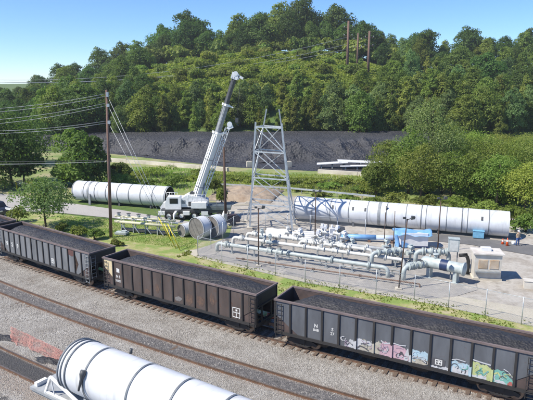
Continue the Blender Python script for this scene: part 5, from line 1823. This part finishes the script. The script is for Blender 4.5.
# yellow road barrier at left
a = G(17, 190); b = G(66, 197)
d = b - a
bar_ = tag(empty('barrier_gate', (a.x, a.y, 0), math.atan2(d.y, d.x)), 'long pale yellow barrier rail across the road by the small tree', 'barrier')
MB().tube([(0, 0, 1.35), (d.length, 0, 1.5)], .09, 8).tube([(0, 0, .9), (1.6, 0, 1.36)], .06, 8).build('rail', paleyel, bar_)
for x in (0, .5, 1): MB().box((x * d.length, 0, .7), (.18, .18, 1.4)).build('post', yellow if x == 0 else paleyel, bar_)


# ------------------------------------------------------------------ car at left edge
def wheel(parent, x, y, r=.34, w=.22, mat=None):
    o = MB().tube([(x, y - w / 2, r), (x, y + w / 2, r)], r, 20).build('wheel', black_r, parent)
    MB().tube([(x, y - w / 2 - .01, r), (x, y + w / 2 + .01, r)], r * .58, 14).build('rim', galv, o)


p = G(-3.5, 214)
car = tag(empty('parked_car', p, R(-32)), 'dark parked car cut off by the left edge beside the road', 'car')
navyc = M('dark_car_paint', (.025, .03, .045), (.02, .024, .035), 3, .25)
prof_ = [(-2.2, .35), (-2.25, .85), (-2.05, 1.05), (-1.9, 1.1), (-1.5, 1.65), (-1.2, 1.72), (.3, 1.72), (.6, 1.65), (1.15, 1.12), (2.05, .98), (2.25, .8), (2.25, .35)]
MB().prism(prof_, 'y', -.9, .9).build('body', navyc, car)
for sy in (-1, 1):
    MB().prism([(-1.65, 1.15), (-1.42, 1.58), (-.1, 1.62), (.45, 1.58), (.95, 1.14)], 'y', sy * .905 - .004, sy * .905 + .004).build('side_window', glass, car)
    for x in (-1.4, 1.4): wheel(car, x, sy * .82)
MB().add([(.64, -.75, 1.64), (.64, .75, 1.64), (1.13, .8, 1.15), (1.13, -.8, 1.15)], [(0, 1, 2, 3)]).build('windscreen', glass, car, loc=(.012, 0, .012))
MB().add([(-1.53, -.75, 1.63), (-1.53, .75, 1.63), (-1.88, .8, 1.14), (-1.88, -.8, 1.14)], [(0, 1, 2, 3)]).build('rear_window', glass, car, loc=(-.012, 0, .012))
for sy in (-1, 1):
    MB().box((2.24, sy * .65, .78), (.04, .35, .16)).build('headlight', whitep, car)
    MB().box((-2.24, sy * .7, .8), (.04, .22, .25)).build('tail_light', M('red_lens', (.4, .01, .01), (.3, .01, .01), 3, .3), car)
MB().box((2.24, 0, .5), (.06, 1.7, .16)).build('bumper', dark_grey, car)
wf = tag(empty('white_sawhorse', G(10, 216), -.4), 'small white sawhorse right of the dark car', 'sawhorse')
MB().box((0, 0, 1.0), (1.4, .1, .3)).build('top_rail', whitep, wf)
for sx in (-.6, .6):
    for sy in (-1, 1): MB().bar((sx, 0, 1.0), (sx, sy * .35, 0), .08).build('leg', whitep, wf)

# ------------------------------------------------------------------ worker
def person(loc, rz, label, shirt, trousers, hat, arm='down'):
    root = tag(empty('person', loc, rz), label, 'person')
    # skeleton: name -> (pos, radius)
    J = [((0, 0, .98), .16), ((0, 0, 1.18), .145), ((0, 0, 1.38), .165), ((0, 0, 1.5), .075), ((0, 0.01, 1.58), .065), ((0, .0, 1.68), .1), ((0, 0, 1.76), .085),
         ((.2, 0, 1.42), .065), ((.27, .02, 1.16), .05), ((.26, -.14, .95), .038), ((.26, -.2, .88), .035),
         ((-.2, 0, 1.42), .065), ((-.27, .02, 1.16), .05), ((-.25, -.12, .93), .038), ((-.25, -.17, .86), .035),
         ((.1, 0, .88), .11), ((.12, -.03, .5), .075), ((.13, .02, .09), .05), ((.14, -.16, .04), .045),
         ((-.1, 0, .88), .11), ((-.13, .03, .5), .075), ((-.15, .08, .09), .05), ((-.16, -.1, .04), .045)]
    E = [(0, 1), (1, 2), (2, 3), (3, 4), (4, 5), (5, 6), (2, 7), (7, 8), (8, 9), (9, 10), (2, 11), (11, 12), (12, 13), (13, 14), (0, 15), (15, 16), (16, 17), (17, 18), (0, 19), (19, 20), (20, 21), (21, 22)]
    hb_ = []
    for side_, wi in ((1, 10), (-1, 14)):
        w = Vector(J[wi][0])
        for f in range(4):
            k = len(J); off = (f - 1.5) * .02
            J.append(((w.x - .005, w.y - .03 + off, w.z - .06), .01)); J.append(((w.x - side_ * .01, w.y - .04 + off, w.z - .1), .008)); E += [(wi, k), (k, k + 1)]
        k = len(J); J.append(((w.x - side_ * .02, w.y - .06, w.z - .03), .012)); E.append((wi, k))
    me = bpy.data.meshes.new('body')
    me.from_pydata([j[0] for j in J], E, [])
    o = bpy.data.objects.new('body', me); col.objects.link(o); o.parent = root
    sk = o.modifiers.new('skin', 'SKIN')
    for v, j in zip(me.skin_vertices[0].data, J): v.radius = (j[1], j[1]); v.use_root = False
    me.skin_vertices[0].data[0].use_root = True
    sb = o.modifiers.new('sub', 'SUBSURF'); sb.levels = sb.render_levels = 1
    # colour the clothing by height: one body material split at belt, sleeve and neck
    m, nt, bsdf = newmat('worker_skin_and_clothes')
    tcn = nt.nodes.new('ShaderNodeTexCoord'); sx = nt.nodes.new('ShaderNodeSeparateXYZ'); nt.links.new(tcn.outputs['Object'], sx.inputs[0])
    mp = nt.nodes.new('ShaderNodeMapRange'); mp.inputs[1].default_value = 0; mp.inputs[2].default_value = 2
    nt.links.new(sx.outputs[2], mp.inputs[0])
    r = nt.nodes.new('ShaderNodeValToRGB'); r.color_ramp.interpolation = 'CONSTANT'
    el = r.color_ramp.elements
    for _ in range(2): el.new(.5)
    for e_, (pp_, cc) in zip(el, [(0, (.03, .02, .015)), (.05, trousers), (.5, shirt), (.765, (.5, .3, .22))]): e_.position = pp_; e_.color = (*cc, 1)
    nt.links.new(mp.outputs[0], r.inputs[0]); nt.links.new(r.outputs[0], bsdf.inputs['Base Color']); bsdf.inputs['Roughness'].default_value = .8
    me.materials.append(m)
    skinm = M('skin', (.5, .3, .22), (.45, .26, .19), 5, .6)
    MB().box((0, -.1, 1.68), (.02, .04, .04)).build('nose', skinm, root)
    MB().box((.035, -.097, 1.705), (.02, .01, .01)).box((-.035, -.097, 1.705), (.02, .01, .01)).build('eyes', dark_grey, root)
    hat_ = MB().tube([(0, 0, 1.73), (0, 0, 1.735), (0, 0, 1.76), (0, 0, 1.82), (0, 0, 1.86), (0, 0, 1.875)], [.15, .125, .12, .11, .07, .01], 18)
    hat_.box((0, -.14, 1.735), (.16, .08, .012)).build('hard_hat', hat, root)
    return root


person(G(517.3, 246), R(20), 'worker in a tan shirt, blue trousers and white hard hat by the duct end', (.45, .33, .22), (.06, .12, .3), whitep)

# orange drum seen through the gap between two cars
dr = tag(empty('orange_drum', G(270.5, 317)), 'orange traffic drum seen through the gap between the hopper cars', 'traffic drum')
MB().tube([(0, 0, 0), (0, 0, .12), (0, 0, .12), (0, 0, 1.0)], [.34, .34, .28, .22], 18).build('barrel', orange, dr)
MB().tube([(0, 0, .45), (0, 0, .58)], [.265, .255], 18, caps=False).build('reflective_band', whitep, dr)


# ------------------------------------------------------------------ fence
def fence(pts, label, H=2.2, spacing=3.0, dens=.16):
    P_ = [G(*p) for p in pts]
    base = P_[0]
    root = tag(empty('chain_link_fence', base), label, 'fence', 'chain link fences round the pipe yard')
    tr = MB(); ms = MB()
    for a, b in zip(P_[:-1], P_[1:]):
        L = (b - a).length; n = max(1, round(L / spacing))
        a = a - base; b = b - base
        tr.tube([a + Vector((0, 0, H)), b + Vector((0, 0, H))], .022, 5)
        tr.tube([a + Vector((0, 0, .08)), b + Vector((0, 0, .08))], .008, 3)
        for k in range(n + 1):
            if k == 0 and a.length > .01: continue
            p = a.lerp(b, k / n)
            MB().tube([p, p + Vector((0, 0, H + .08))], .035, 7).build('post', galv, root)
        step = dens; d = (b - a).normalized()
        x = -H
        while x < L:
            for sg in (0, 1):
                x0, x1 = x, x + H
                z0, z1_ = (0, H) if sg == 0 else (H, 0)
                if x0 < 0: z0 = z0 + (z1_ - z0) * (-x0 / H); x0 = 0
                if x1 > L: z1_ = z0 + (z1_ - z0) * ((L - x0) / (x1 - x0)); x1 = L
                if x1 - x0 > .05:
                    p0_ = a + d * x0; p1_ = a + d * x1
                    q0 = Vector((p0_.x, p0_.y, z0 + .05)); q1 = Vector((p1_.x, p1_.y, z1_ + .05))
                    w = Vector((0, 0, .004)); dd = Vector((-d.y, d.x, 0)) * .003
                    ms.add([q0 - w, q1 - w, q1 + w + dd, q0 + w + dd], [(0, 1, 2, 3)])
            x += step
    tr.build('top_rail', galv, root)
    ms.build('wire_mesh', wire_m, root, fix=False)
    return root


fence([(198, 256.5), (305, 283.5), (414, 300), (485, 316), (560, 334)], 'front chain link fence between the train and the pipes')
fence([(198, 256.5), (244, 228.5)], 'left side chain link fence climbing past the duct segments')
fence([(244, 228.5), (310, 233), (365, 238)], 'rear chain link fence behind the pipes by the tower')

# ------------------------------------------------------------------ orange safety mesh on the ballast
p = G(36, 344)
rng = np.random.default_rng(2)
P = []
for i in range(17):
    row = []
    for j in range(46):
        u = j / 45; v = i / 16
        a = G(11 + 56 * u, 328 + 26 * u, 0); b = G(11 + 50 * u, 343 + 21 * u, 0)
        q = a.lerp(b, -.12 * fbm(u * 9, 2, 1.5, 3, 4) + v * (1 + .35 * fbm(u * 8, 5, 1.2, 3, 6)))
        q.z = .08 + .14 * abs(fbm(q.x, q.y, .9, 3, 5)) + .15 * max(0, fbm(q.x, q.y, 1.6, 2, 7))
        q.x += .12 * fbm(q.x, q.y, .5, 2, 9)
        row.append(q)
    P.append(row)
om = bpy.data.meshes.new('safety_netting')
mb = MB()
for i in range(17):
    for j in range(45): mb.bar(P[i][j], P[i][j + 1], .02 if fbm(i * .7, j * .4, 3, 2, 3) > -.05 else .008, .006)
for j in range(46):
    for i in range(16): mb.bar(P[i][j], P[i + 1][j], .018 if fbm(i * .7, j * .4, 3, 2, 3) > -.05 else .007, .006)
ntm = M('faded_orange_net', (.62, .3, .24), (.5, .24, .19), 3, .6)
o = mb.build('safety_netting', ntm)
tag(o, 'crumpled faded orange safety netting lying on the ballast', 'safety netting')
# dark debris by the netting
for k, (px, py, w, l) in enumerate([(48, 361, 1.1, .4), (3, 338, 1.4, .45)]):
    P = [[(l * u * math.cos(t) * (1 + .9 * fbm(math.cos(t) * 3, math.sin(t) * 3, 1.2, 3, k + 3)), w * u * math.sin(t) * (1 + .9 * fbm(math.cos(t) * 3, math.sin(t) * 3, 1.2, 3, k + 3)), .16 * (1 - u * u) * (1 + .6 * fbm(math.cos(t) * 2, math.sin(t) * 2, 1, 2, k))) for t in np.linspace(0, 2 * PI, 19)] for u in np.linspace(0, 1, 5)]
    o = grid_mesh('cinder_heap', P, mat=coal_load); o.location = G(px, py); o.rotation_euler = (0, 0, 1.2); o.location.z = .03
    tag(o, ['small dark cinder heap below the orange netting', 'dark cinder heap at the left edge of the ballast'][k], 'cinder heap', 'dark heaps on the ballast')


# ------------------------------------------------------------------ thin summer haze
hz = MB().box((0, 210, 44), (900, 640, 92)).build('haze', bpy.data.materials.new('haze_air'))
hz.location.z = 0
tag(hz, 'thin summer haze', 'haze', kind='stuff')
hm = hz.data.materials[0]; hm.use_nodes = True
for n_ in list(hm.node_tree.nodes):
    if n_.type == 'BSDF_PRINCIPLED': hm.node_tree.nodes.remove(n_)
pv = hm.node_tree.nodes.new('ShaderNodeVolumePrincipled')
pv.inputs['Color'].default_value = (.97, .98, 1, 1)
pv.inputs['Density'].default_value = .0002
pv.inputs['Anisotropy'].default_value = .2
hm.node_tree.links.new(pv.outputs[0], hm.node_tree.nodes['Material Output'].inputs['Volume'])
NT_ = NTREE
